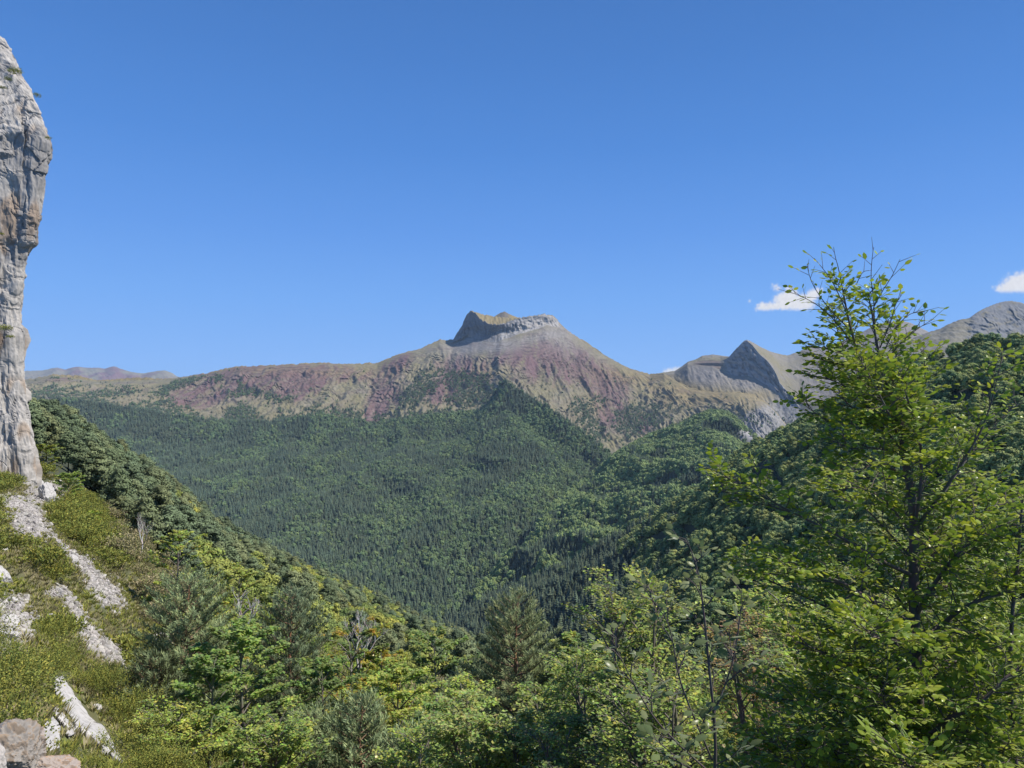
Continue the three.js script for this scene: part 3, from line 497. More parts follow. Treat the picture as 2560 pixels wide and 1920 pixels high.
// a far-off beech crown: lumpy and squat
function lumpGeo(seed) {
  const r = rngOf(seed), g = new THREE.IcosahedronGeometry(0.5, 3), p = g.attributes.position, mb = new MB(), s = seed * 1.7;
  for (let i = 0; i < p.count; i += 3) {
    const id = [];
    for (let k = 0; k < 3; k++) {
      let x = p.getX(i + k), y = p.getY(i + k), z = p.getZ(i + k); const f = 1 + 0.30 * n3(x * 3 + s, y * 3, z * 3) + 0.18 * n3(x * 7 + s, y * 7, z * 7) + 0.10 * n3(x * 15 + s, y * 15, z * 15);
      const sh = 0.9 + 0.25 * n3(x * 9, y * 9 + s, z * 9);
      id.push(mb.v(x * f * 0.88, 0.48 + y * f * 0.98, z * f * 0.88, [sh, sh, sh]));
    }
    mb.t(...id);
  }
  const g2 = mb.geo(false); g2.deleteAttribute('normal');
  return g2;
}
const farLeafMat = new THREE.MeshStandardMaterial({ name: 'foliage', vertexColors: true, roughness: 1, color: 0xffffff });
const flatLeafMat = new THREE.MeshStandardMaterial({ name: 'foliage', vertexColors: true, roughness: 1, color: 0xffffff, flatShading: true });
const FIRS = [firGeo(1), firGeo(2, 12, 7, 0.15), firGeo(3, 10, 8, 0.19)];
const LUMPS = [lumpGeo(1), lumpGeo(2), lumpGeo(3), lumpGeo(4)];
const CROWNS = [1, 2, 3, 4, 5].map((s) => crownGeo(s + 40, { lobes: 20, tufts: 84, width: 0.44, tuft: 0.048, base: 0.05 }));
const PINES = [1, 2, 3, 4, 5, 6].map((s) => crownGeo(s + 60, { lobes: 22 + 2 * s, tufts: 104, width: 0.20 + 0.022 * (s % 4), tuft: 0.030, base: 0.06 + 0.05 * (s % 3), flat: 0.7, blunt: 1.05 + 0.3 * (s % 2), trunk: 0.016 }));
const M4 = new THREE.Matrix4(), Q4 = new THREE.Quaternion(), UP = V(0, 1, 0), E4 = new THREE.Euler();
function wood(parent, name, geo, mat, list) {                       // list of [x, y, z, height, width, turn, colour]
  if (!list.length) return null;
  const m = new THREE.InstancedMesh(geo, mat, list.length); m.name = name; shadows(m); m.userData.kind = 'stuff';
  const c = new THREE.Color();
  list.forEach(([x, y, z, h, w, turn, col], i) => { E4.set(0, turn, 0); M4.compose(V(x, y, z), Q4.setFromEuler(E4), V(w, h, w)); m.setMatrixAt(i, M4); c.setRGB(...col); m.setColorAt(i, c); });
  parent.add(m); return m;
}
const FIR = [0.072, 0.110, 0.068], PINE = [0.110, 0.142, 0.075], BEECH = [0.095, 0.143, 0.057], BEECHY = [0.145, 0.19, 0.06];
function plant(name, label, category, pts, pick, seed) {             // pick -> {kind, h, w, col}; one top-level stuff object of several woods
  const r = rngOf(seed), g = new THREE.Group(); g.name = numbered(name); scene.add(g); tag(g, label, category, null, 'stuff');
  const bins = new Map();
  for (const p of pts) { const o = pick(p, r); if (!o) continue; const [nm, geo, mat] = o.kind; if (!bins.has(geo)) bins.set(geo, [nm, mat, []]); bins.get(geo)[2].push([p[0], p[1] - o.h * 0.04, p[2], o.h, o.w, r() * 6.283, vary(o.col, r, 0.26)]); }
  for (const [geo, [nm, mat, list]] of bins) wood(g, nm, geo, mat, list);
  return g;
}
const any = (a, r) => a[Math.floor(r() * a.length)];
const fir = (r) => ['conifers', any(FIRS, r), farLeafMat], lump = (r) => ['broadleaves', any(LUMPS, r), flatLeafMat], crown = (r) => ['broadleaves', any(CROWNS, r), farLeafMat], pinec = (r) => ['pines', any(PINES, r), farLeafMat];

// front slopes: firs with stands of beech
{
  const pts = scatter('front', 101, (u, v, x, y, z, k) => 1 / 88 * (k > 1.97 ? 0.5 : 1), 0, 2);
  plant('forest', 'mixed fir and beech forest over the front slopes of the main mountain', 'forest', pts, ([x, y, z], r) => {
    const [u, v] = uvOf(x, y, z);
    const stand = 0.8 * fbm(x / 300, z / 420, 3) + 0.4 * fbm(x / 60, z / 70, 2) + 0.55 * (blob(u, v, 1090, 1060, 160, 40) + blob(u, v, 1330, 1060, 50, 60) + blob(u, v, 830, 1050, 90, 40) + blob(u, v, 1210, 1330, 110, 90) + blob(u, v, 1400, 1230, 70, 60)) - 0.22 - 0.3 * smooth(800 - u, 0, 500);
    if (stand > 0.16 + 1.1 * (r() - 0.5)) { const h = 12 + 6 * r(), y_ = smooth(fbm(x / 120 + 9, z / 160, 2), 0.1, 0.6); return { kind: lump(r), h, w: h * (0.75 + 0.25 * r()), col: mixc(BEECH, BEECHY, 0.55 * y_) }; }
    const h = 12 + 12 * r(); return { kind: fir(r), h, w: h * (1.2 + 0.5 * r()), col: mixc(FIR, PINE, 0.45 * r() + 0.2 * smooth(fbm(x / 300, z / 300, 2), -0.2, 0.5)) };
  }, 201);
}
// spur right of the gorge: mostly beech
{
  const pts = scatter('spur', 102, (u, v) => 1 / 60 * (1 - 0.8 * smooth(blob(u, v, 1890, 1090, 70, 36), 0.45, 0.8)), 0, 1);
  plant('forest', 'light green beech wood on the spur right of the gorge', 'forest', pts, ([x, y, z], r) => {
    const [u, v] = uvOf(x, y, z), s = fbm(x / 140, z / 200, 3);
    if (s + 0.5 * (r() - 0.5) > -0.22 + 0.5 * blob(u, v, 1310, 1330, 60, 120)) { const h = 10 + 6 * r(); return { kind: lump(r), h, w: h * (0.8 + 0.3 * r()), col: mixc(BEECH, BEECHY, 0.45 + 0.5 * r()).map((q) => q * 1.15) }; }
    const h = 12 + 9 * r(); return { kind: fir(r), h, w: h * (1.1 + 0.5 * r()), col: mixc(FIR, PINE, 0.5 * r()) };
  }, 202);
}
// stray trees and dark clumps on the open slopes of the main mountain
{
  const edgeAt = cubic(edge2.map((q) => q[0]), edge2.map((q) => q[1]));
  const clump = (u, v) => 1.0 * blob(u, v, 1060, 965, 34, 60, 0.6) + blob(u, v, 1015, 1000, 30, 28) + blob(u, v, 1150, 945, 50, 26) + blob(u, v, 1180, 985, 46, 30) + blob(u, v, 1150, 1005, 50, 14) + blob(u, v, 1215, 970, 16, 30) + 0.8 * blob(u, v, 545, 950, 18, 26) + 0.8 * blob(u, v, 602, 958, 14, 24) + blob(u, v, 620, 985, 60, 14) + 0.9 * blob(u, v, 700, 1000, 40, 14) + blob(u, v, 420, 975, 60, 12, -0.4) + 0.8 * blob(u, v, 470, 955, 60, 9, -0.2) + blob(u, v, 250, 985, 60, 14) + 0.9 * blob(u, v, 160, 940, 50, 8) + blob(u, v, 320, 975, 40, 10) + blob(u, v, 1440, 1025, 24, 34) + blob(u, v, 1470, 1050, 22, 40) + blob(u, v, 1490, 1095, 28, 30) + 1.2 * blob(u, v, 1570, 1060, 44, 44) + 0.7 * blob(u, v, 1500, 1005, 26, 18) + 0.6 * blob(u, v, 1650, 1020, 80, 26) + 0.6 * blob(u, v, 1860, 1050, 90, 40) + 0.8 * blob(u, v, 1780, 1050, 60, 30) + 0.5 * blob(u, v, 1640, 1060, 60, 30) + 0.4 * blob(u, v, 1330, 960, 40, 16) + 0.4 * blob(u, v, 1400, 985, 30, 16) + 0.5 * blob(u, v, 780, 975, 50, 18);
  const pts = scatter('main', 103, (u, v, x, y, z) => { const m = clump(u, v), n = fbm(x / 70, z / 110, 3); const nf = fbm(x / 24, z / 38, 2), e = v - edgeAt(u) - 9 + 26 * n + 16 * nf; return 1 / 85 * Math.max(smooth(m + 0.5 * n + 0.35 * nf, 0.5, 0.85), smooth(e, -6, 14)) + 1 / 2600 * smooth(v, 900, 960) * smooth(n, -0.3, 0.4); }, 0.02, 1);
  plant('tree_clumps', 'dark pines scattered and clumped over the bare slopes below the cliff crown', 'trees', pts, (p, r) => { const h = 8 + 8 * r(); if (r() < 0.2) return { kind: lump(r), h: h * 0.8, w: h * 0.7, col: BEECH }; return { kind: fir(r), h, w: h * (1.5 + 0.7 * r()), col: mixc(FIR, PINE, 0.6 * r()) }; }, 203);
  const pts2 = scatter('peaks', 104, (u, v, x, y, z) => { const n = fbm(x / 50, z / 80, 3); return 1 / 80 * smooth(v + 60 * n, 1030, 1080) * smooth(n + 0.15 + 1.2 * smooth(v, 1060, 1120), 0.1, 0.5) * (1 - 0.75 * smooth(blob(u, v, 1890, 1080, 90, 50), 0.4, 0.8)); }, 0, 1);
  plant('tree_clumps', 'dark trees on ledges under the pointed peak', 'trees', pts2, (p, r) => { const h = 7 + 7 * r(); return r() < 0.6 ? { kind: fir(r), h, w: h * (1.4 + 0.6 * r()), col: mixc(FIR, PINE, 0.5 * r()) } : { kind: lump(r), h: h * 0.8, w: h * 0.8, col: mixc(BEECH, FIR, 0.4 * r()) }; }, 204);
}
// ---------------------------------------------------------------- the right-hand ridge: beeches and firs; the nearest stand as trees of their own
function clones(proto, name, list, label, category, group) {        // list of [x, y, z, h, w, turn]
  list.forEach(([x, y, z, h, w, turn], i) => {
    const o = i ? proto.clone() : proto;
    o.name = numbered(name); o.position.set(x, y, z); o.scale.set(w, h, w); o.rotation.y = turn;
    tag(o, typeof label === 'function' ? label(x, y, z, h, i) : label, category, group); scene.add(o);
  });
}
function tinted(geo, cols, seed) {                                  // a few colour variants of a crown
  const r = rngOf(seed);
  return cols.map((c) => new THREE.MeshStandardMaterial({ name: 'foliage', vertexColors: true, roughness: 1, color: new THREE.Color().setRGB(...c) }));
}
const sized = (h, a, b) => (h < a ? 'small' : h < b ? 'middling' : 'tall');
const alongLeft = (x, y, z) => { const [u] = uvOf(x, y, z); return u < 130 ? 'beside the cliff foot' : u < 230 ? 'high on the left-hand ridge' : u < 330 ? 'below the thin dead tree on the left-hand ridge' : u < 480 ? 'halfway down the left-hand ridge' : u < 700 ? 'behind the two left near pines' : u < 900 ? 'above the yellow-leaved tree' : 'where the left-hand ridge meets the valley'; };
const alongRight = (x, y, z) => { const [u, v] = uvOf(x, y, z); return u < 2000 ? 'low on the right-hand ridge left of the near beech' : u < 2230 ? 'on the ridge behind the near beech crown' : v < 960 ? 'on the crest right of the near beech' : v < 1040 ? 'just under the right-hand crest' : 'halfway down the right-hand ridge'; };
const onSlope = (x, y, z) => { const [u, v] = uvOf(x, y, z); return v < 1330 ? 'below the cliff and the upper scree' : v < 1480 ? (u < 160 ? 'above the white boulders at the left edge' : 'beside the middle scree run') : v < 1640 ? (u < 170 ? 'left of the lower scree run' : u < 330 ? 'right of the lower scree run' : 'above the leftmost near pine') : v < 1790 ? (u < 150 ? 'above the long limestone slab' : u < 420 ? 'right of the long limestone slab' : 'among the near pines') : (u < 330 ? 'round the lower end of the limestone slab' : u < 1100 ? 'at the bottom edge under the near pines' : 'at the bottom edge under the sunlit shrubs'); };
const BEECH4 = [[0.212, 0.272, 0.090], [0.259, 0.308, 0.099], [0.178, 0.256, 0.096], [0.297, 0.336, 0.109]], FIR4 = [[0.066, 0.096, 0.060], [0.083, 0.110, 0.066]];
const beechMats = tinted(0, BEECH4), firMats = tinted(0, FIR4);
{
  const pts = scatter('ridge', 110, (u, v, x, y, z, k) => 1 / 84 * (u > 2620 ? 0.4 : 1) * (v > 1560 ? 0.5 : 1), 0.02, 1);
  const kindOf = ([x, y, z]) => { const [u, v] = uvOf(x, y, z); return fbm(x / 90, z / 120, 3) + 0.7 * smooth(u, 1500, 1900) - 0.95 * (1 - smooth(u, 1380, 1680)) - 0.5 * blob(u, v, 2500, 930, 60, 60); };
  // size in the picture decides which stand as things of their own
  const seen = pts.map((p) => { const [u, v] = uvOf(p[0], p[1], p[2]); return { p, u, v, d: -p[2] }; }).filter((q) => q.u > 1150 && q.u < 2570);
  const own = seen.filter((q) => (q.u > 2230 && q.v < 1130) || (q.u > 1780 && q.v < 1260 && q.v > 1050 && q.u < 2230)).sort((a, b) => a.d - b.d).slice(0, 290);
  const ownSet = new Set(own.map((q) => q.p)), r = rngOf(111);
  const lists = new Map();
  for (const { p } of own) {
    const isB = kindOf(p) + 0.5 * (r() - 0.5) > -0.12, geo = isB ? any(CROWNS, r) : any(FIRS, r), mat = isB ? any(beechMats, r) : any(firMats, r), key = geo.uuid + mat.uuid;
    const h = isB ? 9 + 7 * r() : 12 + 9 * r();
    if (!lists.has(key)) lists.set(key, { isB, geo, mat, list: [] });
    lists.get(key).list.push([p[0], p[1] - h * 0.06, p[2], h, isB ? h * (0.95 + 0.3 * r()) : h * (1.2 + 0.4 * r()), r() * 6.283]);
  }
  for (const { isB, geo, mat, list } of lists.values()) {
    const m = shadows(new THREE.Mesh(geo, mat));
    clones(m, isB ? 'woodland_beech' : 'fir_tree', list, (x, y, z, h) => sized(h, isB ? 11 : 15, isB ? 14 : 18) + ' ' + (isB ? ['olive green', 'light olive', 'dark green', 'yellowish'][beechMats.indexOf(mat)] + ' rounded beech ' : ['blackish', 'dark green'][firMats.indexOf(mat)] + ' pointed fir ') + alongRight(x, y, z), 'tree', isB ? 'beeches on the right-hand ridge' : 'firs on the right-hand ridge');
    TRIS += geo.index.count / 3;
  }
  plant('forest', 'dark mixed wood covering the right-hand ridge down to the valley', 'forest', pts.filter((p) => !ownSet.has(p)), (p, r) => {
    const [u, v] = uvOf(p[0], p[1], p[2]); const big = -p[2] < 1000 || v > 1300;
    if (kindOf(p) + 0.5 * (r() - 0.5) > -0.12) { const h = 9 + 6 * r(); return { kind: crown(r), h, w: h * (0.95 + 0.3 * r()), col: any(BEECH4, r) }; }
    const h = 12 + 9 * r(); return { kind: fir(r), h, w: h * (1.2 + 0.4 * r()), col: any(FIR4, r) };
  }, 112);
  // one tall pine stands up on the crest
}
// ---------------------------------------------------------------- the left-hand ridge and the slope below: pines, then mixed trees
const PINE4 = [[0.128, 0.168, 0.080], [0.150, 0.182, 0.084], [0.112, 0.152, 0.078], [0.165, 0.19, 0.086], [0.122, 0.165, 0.084]], GREEN4 = [[0.200, 0.251, 0.055], [0.259, 0.289, 0.064], [0.167, 0.221, 0.061], [0.316, 0.319, 0.062]];
const pineMats = tinted(0, PINE4), greenMats = tinted(0, GREEN4);
{
  const pts = scatter('near', 120, (u, v, x, y, z, k) => {
    if (u < 40 || u > 1900) return u > 1900 ? 0 : 0.004 * smooth(k, 3.2, 3.5);
    const edge = 2.78 + 0.26 * (1 - smooth(u, 150, 520)) + 0.15 * fbm(x / 40, z / 40, 2);
    return (1 / 27) * smooth(k, edge, edge + 0.18) * (k > 3.96 ? 0.5 : 1);
  }, 2.9, 4);
  const r = rngOf(121);
  const kind = (p) => { const [u, v] = uvOf(p[0], p[1], p[2]); const leafy = fbm(p[0] / 40, p[2] / 55, 3) + 0.35 * smooth(u, 350, 700) * smooth(v, 1350, 1500) - 0.06 - 0.16 * (1 - smooth(u, 300, 600)); const dark = smooth(u, 560, 700) * smooth(-p[2], 420, 560); return leafy + 0.5 * (r() - 0.5) > 0.06 ? 'green' : (-p[2] > 300 && r() < 0.2 + dark * 0.5 ? 'fir' : 'pine'); };
  const all = pts.map((p) => ({ p, k: kind(p), d: Math.hypot(p[0], p[2]) }));
  const make = (q, rr) => {
    const h = q.k === 'green' ? 4 + 4.5 * rr() : q.k === 'fir' ? 8 + 5 * rr() : 6 + 6.5 * rr();
    return { h, w: h * (q.k === 'green' ? 0.95 + 0.4 * rr() : q.k === 'fir' ? 1.5 + 0.4 * rr() : 1.0 + 0.3 * rr()) };
  };
  for (const [k, name, label, group, geos, mats] of [
    ['pine', 'pine_tree', 'grey-green rounded pine in the wood along the left-hand ridge', 'pines along the left-hand ridge', PINES, pineMats],
    ['green', 'broadleaf_tree', 'fresh green broadleaf tree between pines on the left-hand slope', 'broadleaf trees on the left-hand slope', CROWNS, greenMats]]) {
    const mine = all.filter((q) => q.k === k).sort((a, b) => a.d - b.d).slice(0, 285), lists = new Map();
    for (const q of mine) {
      q.own = true;
      const geo = any(geos, r), mat = any(mats, r), key = geo.uuid + mat.uuid, { h, w } = make(q, r);
      if (!lists.has(key)) lists.set(key, { geo, mat, list: [] });
      lists.get(key).list.push([q.p[0], q.p[1] - 0.3, q.p[2], h, w, r() * 6.283]);
    }
    for (const { geo, mat, list } of lists.values()) { clones(shadows(new THREE.Mesh(geo, mat)), name, list, (x, y, z, h) => (k === 'pine' ? sized(h, 8, 10.5) + ' ' + ['grey-green', 'olive', 'dark green', 'yellowish', 'bluish green'][pineMats.indexOf(mat)] + ' pine ' : sized(h, 5.4, 7) + ' ' + ['leaf green', 'bright green', 'dark green', 'yellow-green'][greenMats.indexOf(mat)] + ' broadleaf tree ') + alongLeft(x, y, z), 'tree', group); }
  }
  plant('forest', 'pines, firs and broadleaf trees farther down the left-hand slope', 'forest', all.filter((q) => !q.own).map((q) => Object.assign(q.p, { k: q.k })), (p, rr) => {
    const { h, w } = make(p, rr);
    return { kind: p.k === 'green' ? crown(rr) : p.k === 'fir' ? fir(rr) : pinec(rr), h, w, col: any(p.k === 'green' ? GREEN4 : p.k === 'fir' ? FIR4 : PINE4, rr) };
  }, 122);
}
// ---------------------------------------------------------------- the limestone cliff at the left
{
  const E = [[0, 85], [22, 121], [36, 147], [51, 179], [72, 208], [83, 234], [101, 270], [112, 302], [119, 328], [126, 356], [123, 400], [121, 443], [116, 487], [112, 530], [108, 559], [98, 602], [81, 631], [76, 660], [69, 725], [64, 747], [61, 783], [66, 841], [66, 928], [70, 986], [83, 1044], [90, 1109], [92, 1185], [96, 1270]].map(([u, v]) => at(u, v, 92));
  E.unshift(V(E[0].x - 14, E[0].y + 9, -92));
  const ys = E.map((p) => p.y).reverse(), xs = E.map((p) => p.x).reverse(), fx = (y) => { let i = 0; while (i < ys.length - 2 && y > ys[i + 1]) i++; return lerp(xs[i], xs[i + 1], clamp((y - ys[i]) / (ys[i + 1] - ys[i]))); };
  const hash = (i, j) => { let h = Math.imul(i * 374761393 + j * 668265263 | 0, 1274126177); h ^= h >>> 13; h = Math.imul(h, 1103515245); return ((h ^ (h >>> 16)) >>> 0) / 4294967296; };
  const blocks = (x, y) => {                                            // broken blocks: [how far this one stands out, nearness to a joint]
    const xi = Math.floor(x), yi = Math.floor(y); let d1 = 9, d2 = 9, val = 0;
    for (let i = -1; i <= 1; i++) for (let j = -1; j <= 1; j++) { const cx = xi + i + 0.1 + 0.8 * hash(xi + i, yi + j), cy = yi + j + 0.1 + 0.8 * hash(xi + i + 57, yi + j + 91), d = Math.hypot(x - cx, y - cy); if (d < d1) { d2 = d1; d1 = d; val = hash(xi + i + 13, yi + j + 7); } else if (d < d2) d2 = d; }
    return [val, 1 - smooth(d2 - d1, 0.02, 0.16)];
  };
  const yb = ys[0] - 4, yt = ys[ys.length - 1], NV = 600, NH = 150, P = [], C = [], I = [];
  // plan at each height: a face running in from the left, a rounded edge, then back into the slope
  for (let j = 0; j <= NV; j++) {
    const y = lerp(yb, yt, j / NV), ex = fx(y) - 0.45, tilt = smooth(y, yb + 30, yt) * 6;
    for (let i = 0; i <= NH; i++) {
      const t = i / NH; let x, z, nx, nz;
      if (t < 0.72) { const q = (0.72 - t) / 0.72, run = 22 * q ** 1.7; x = ex - 1.6 - run; z = -90.4 + run * 0.75 - tilt * 0.2; nx = 0.6; nz = 0.8; }
      else if (t < 0.86) { const g = (t - 0.72) / 0.14 * Math.PI * 0.75 - 0.29; x = ex - 1.6 + 1.6 * Math.sin(g + 0.29) ; z = -92 - tilt * 0.2 + 1.6 * Math.cos(g + 0.29); nx = Math.sin(g + 0.29); nz = Math.cos(g + 0.29); }
      else { const q = (t - 0.86) / 0.14; x = ex - 0.6 - 20 * q; z = -93.2 - tilt * 0.2 - 22 * q; nx = 0.9; nz = -0.4; }
      const s = x * 0.9 + z * 0.5;                                      // run along the face
      const big = 1.1 * fbm3(s / 7, y / 11, z / 9, 3), crack = ridged(s / 1.7 + 0.5 * fbm(s / 5, y / 9, 2) + 0.03 * y, y / 14, 3), rough = fbm3(x / 0.7, y / 2.6, z / 0.7, 4), leds = ridged(y / 5 + s / 4, s / 9 - y / 30, 3);
      const over = 1.0 * smooth(fbm(s / 5 + 3, y / 8, 3), 0.0, 0.35);
      const silh = t > 0.66 && t < 0.86 ? 0.2 : 1;
      const wx = 0.5 * fbm(s / 3, y / 4, 2), [b1, j1] = blocks(s / 2.3 + wx + 0.2 * y / 1.9, y / 6.5 + 1.6 * wx), [b2, j2] = blocks(s / 0.8 + 2 * wx + 40 + 0.15 * y, y / 3.4 + 2 * wx);
      const bl = 0.25 + 0.75 * smooth(y, 6, 22) * (0.5 + 0.5 * smooth(big, -0.2, 0.3));
      const facet = Math.abs(n3(s / 2.6 + 0.02 * y, y / 9, z / 3 + 4)) + 0.5 * Math.abs(n3(s / 1.0 + 5 + 0.05 * y, y / 6.5, z / 1.2)) + 0.34 * Math.abs(n3(s / 0.4 + 0.1 * y, y / 3.2 + 9, z / 0.5)), slot = smooth(crack, 0.62, 0.9);
      const d = silh * (0.75 * big + 0.6 * over) + bl * (0.5 * (b1 - 0.5) + 0.2 * (b2 - 0.5) - 0.09 * j1 - 0.04 * j2) - 0.30 * facet - 0.16 * slot + 0.10 * rough + 0.05 * leds;
      P.push(x + nx * d, y + 0.18 * rough, z + nz * d);
      const st = fbm(s / 0.9, y / 16, 3), tone = fbm3(s / 4, y / 7, 1, 3), v = uvOf(x, y, z)[1];
      let c = mixc([0.36, 0.335, 0.30], [0.45, 0.42, 0.38], clamp(0.5 + 0.9 * rough));
      const grey = smooth(tone + 0.5 * st + 0.5 * smooth(t, 0.5, 0.74) * blob(0, v, 0, 430, 1, 190), 0.12, 0.5);
      c = mixc(c, [0.20, 0.195, 0.19], 0.7 * grey);
      const och = smooth(fbm(s / 1.6 + 9, y / 11, 3) + 0.45 * blob(0, v, 0, 560, 1, 120) + 0.25 * blob(0, v, 0, 760, 1, 60) - 0.2, 0.12, 0.5);
      c = mixc(c, [0.29, 0.185, 0.10], 0.55 * och);
      c = mixc(c, [0.12, 0.115, 0.11], 0.5 * Math.max(slot * 0.7, 0.6 * bl * j1, 0.35 * bl * j2));
      C.push(...c.map((q) => q * (0.9 + 0.28 * fbm3(x / 0.35, y / 0.5, z / 0.35, 2))));
    }
  }
  for (let j = 0; j < NV; j++) for (let i = 0; i < NH; i++) { const A = j * (NH + 1) + i, B = A + 1, D = A + NH + 1, G = D + 1; I.push(A, B, D, B, G, D); }
  const g = new THREE.BufferGeometry(); g.setAttribute('position', new THREE.BufferAttribute(new Float32Array(P), 3)); g.setAttribute('color', new THREE.BufferAttribute(new Float32Array(C), 3)); g.setIndex(I); g.computeVertexNormals();
  TRIS += I.length / 3;
  top('cliff', g, new THREE.MeshStandardMaterial({ name: 'limestone', vertexColors: true, roughness: 0.95, flatShading: true }), 'tall pale limestone cliff with ochre streaks at the left', 'cliff', null, 'structure');
}
// ---------------------------------------------------------------- the near slope: stones, slabs, box bushes, heath
const limeMat = new THREE.MeshStandardMaterial({ name: 'limestone', vertexColors: true, roughness: 0.9 });
function onGround(u, v, far = 900) {                                 // where the sight line to a picture place meets the near hillside
  const [a, e] = ae(u, v); let d0 = 1.4, d = 1.4;
  while (d < far) { const y = EYE + e * d; if (y <= groundAt('near', a * d, -d)) { for (let i = 0; i < 12; i++) { const m = (d0 + d) / 2; if (EYE + e * m <= groundAt('near', a * m, -m)) d = m; else d0 = m; } return V(a * d, EYE + e * d, -d); } d0 = d; d *= 1.04; }
  return V(a * far, groundAt('near', a * far, -far), -far);
}
// a weathered block: planes cut from a ball, then roughened
function rockGeo(seed, [sx, sy, sz], { detail = 24, cuts = 11, rough = 0.05, cols = [[0.36, 0.345, 0.325], [0.47, 0.45, 0.425]], stain = null, pits = 0, lumpy = 0 } = {}) {
  const r = rngOf(seed), g = new THREE.IcosahedronGeometry(1, detail), p = g.attributes.position, planes = [];
  for (let i = 0; i < cuts; i++) { const v = V(r() - 0.5, r() - 0.5, r() - 0.5).normalize(); planes.push([v.x, v.y, v.z, 0.55 + 0.35 * r()]); }
  const C = new Float32Array(p.count * 3), s = seed * 3.7;
  for (let i = 0; i < p.count; i++) {
    const x = p.getX(i), y = p.getY(i), z = p.getZ(i); let R = 1;
    for (const [a, b, c, k] of planes) { const q = a * x + b * y + c * z; if (q > 0.05) R = Math.min(R, k / q); }
    const f = fbm3(x * 2.2 + s, y * 2.2, z * 2.2, 4), big = lumpy * (fbm3(x * 1.25 + s, y * 1.25, z * 1.25, 2) - 0.35 * Math.abs(n3(x * 2.4, y * 2.4 + s, z * 2.4))), f2 = fbm3(x * 9 + s, y * 9, z * 9, 3), pit = pits * smooth(n3(x * 2.1 + s, y * 2.1, z * 2.1) + 0.35 * n3(x * 5, y * 5 + s, z * 5), 0.1, 0.5);
    R *= 1 + rough * (1.4 * f + 0.3 * f2) + big - pit;
    p.setXYZ(i, x * R * sx, y * R * sy, z * R * sz);
    let c = mixc(cols[0], cols[1], clamp(0.5 + 0.8 * f + 0.4 * f2)); if (stain) c = mixc(c, stain, smooth(f + 0.6 * f2 + 0.2 * y, 0.1, 0.5) * 0.75); c = mixc(c, [0.09, 0.075, 0.06], pits ? pit / pits * 0.6 : 0);
    C.set(c, i * 3);
  }
  g.setAttribute('color', new THREE.BufferAttribute(C, 3)); g.deleteAttribute('uv');
  g.deleteAttribute('normal');
  // merge corners so that the stone shades smoothly where it is smooth
  const key = new Map(), pos = [], col = [], idx = [];
  for (let i = 0; i < p.count; i++) { const k = p.getX(i).toFixed(4) + ',' + p.getY(i).toFixed(4) + ',' + p.getZ(i).toFixed(4); let j = key.get(k); if (j === undefined) { j = pos.length / 3; key.set(k, j); pos.push(p.getX(i), p.getY(i), p.getZ(i)); col.push(C[i * 3], C[i * 3 + 1], C[i * 3 + 2]); } idx.push(j); }
  const o = new THREE.BufferGeometry(); o.setAttribute('position', new THREE.BufferAttribute(new Float32Array(pos), 3)); o.setAttribute('color', new THREE.BufferAttribute(new Float32Array(col), 3)); o.setIndex(idx); o.computeVertexNormals();
  TRIS += idx.length / 3;
  return o;
}
function rock(name, seed, u, v, d, size, rot, label, opt) {
  const o = top(name, rockGeo(seed, size, opt), limeMat, label, 'rock');
  o.position.copy(d ? at(u, v, d) : onGround(u, v)); o.rotation.set(...rot); return o;
}
// the long pale slab in the lower left, split along its length, and the blocks about it
const dSlab = -onGround(215, 1800).z;
function slab(seed, upper, lower, thick, label, dd = 0) {            // a bed of limestone laid on the slope: rows along its length between two broken edges
  const place = ([u, v]) => camera.position.clone().lerp(onGround(u, v), 0.972 - 0.01 * dd), A = curve(upper.map((p) => place(p, 0.25)), 56), B = curve(lower.map((p) => place(p, -0.25)), 56), mb = new MB(), W = 16, rows = [];
  const tone = (p, k) => { const f = fbm3(p.x * 1.4, p.y * 1.4, p.z * 1.4, 4), g = fbm3(p.x * 8, p.y * 8, p.z * 8, 3); return mixc(mixc([0.39, 0.375, 0.355], [0.48, 0.46, 0.435], clamp(0.5 + f + 0.4 * g)), [0.17, 0.155, 0.14], clamp(k + 0.55 * smooth(g, 0.12, 0.4))); };
  for (let i = 0; i <= 56; i++) {
    const a = A[i].clone(), b = B[i].clone(), ax = b.clone().sub(a), al = A[Math.min(56, i + 1)].clone().sub(A[Math.max(0, i - 1)]), n = al.clone().cross(ax).normalize(); if (n.x * 0.45 + n.y * 0.8 + n.z * 0.4 < 0) n.negate();
    const jag = 0.035 * n2(i / 2.3, seed * 9) + 0.02 * n2b(i / 0.9, seed * 5); a.addScaledVector(ax.clone().normalize(), jag); b.addScaledVector(ax.clone().normalize(), 0.05 * n2(i / 2.1, seed * 7 + 40));
    const ids = [];
    for (let j = -2; j <= W + 2; j++) {
      const f = clamp(j / W), p = a.clone().lerp(b, f), edge = j < 0 || j > W;
      if (edge) p.y -= thick * (j < 0 ? -j : j - W) / 2; else p.addScaledVector(n, 0.022 * fbm3(p.x * 1.3, p.y * 1.3, p.z * 1.3, 3) + 0.012 * ridged(i / 14 + seed, j / 3, 3) - ((j === 0 || j === W) ? 0.02 : 0));
      ids.push(mb.v(p.x, p.y, p.z, tone(p, edge ? 0.4 : 0)));
    }
    rows.push(ids);
  }
  for (let i = 0; i < 56; i++) for (let j = 0; j < W + 4; j++) { mb.t(rows[i][j], rows[i][j + 1], rows[i + 1][j]); mb.t(rows[i][j + 1], rows[i + 1][j + 1], rows[i + 1][j]); }
  TRIS += mb.tris;
  return top('limestone_slab', mb.geo(), limeMat, label, 'rock');
}
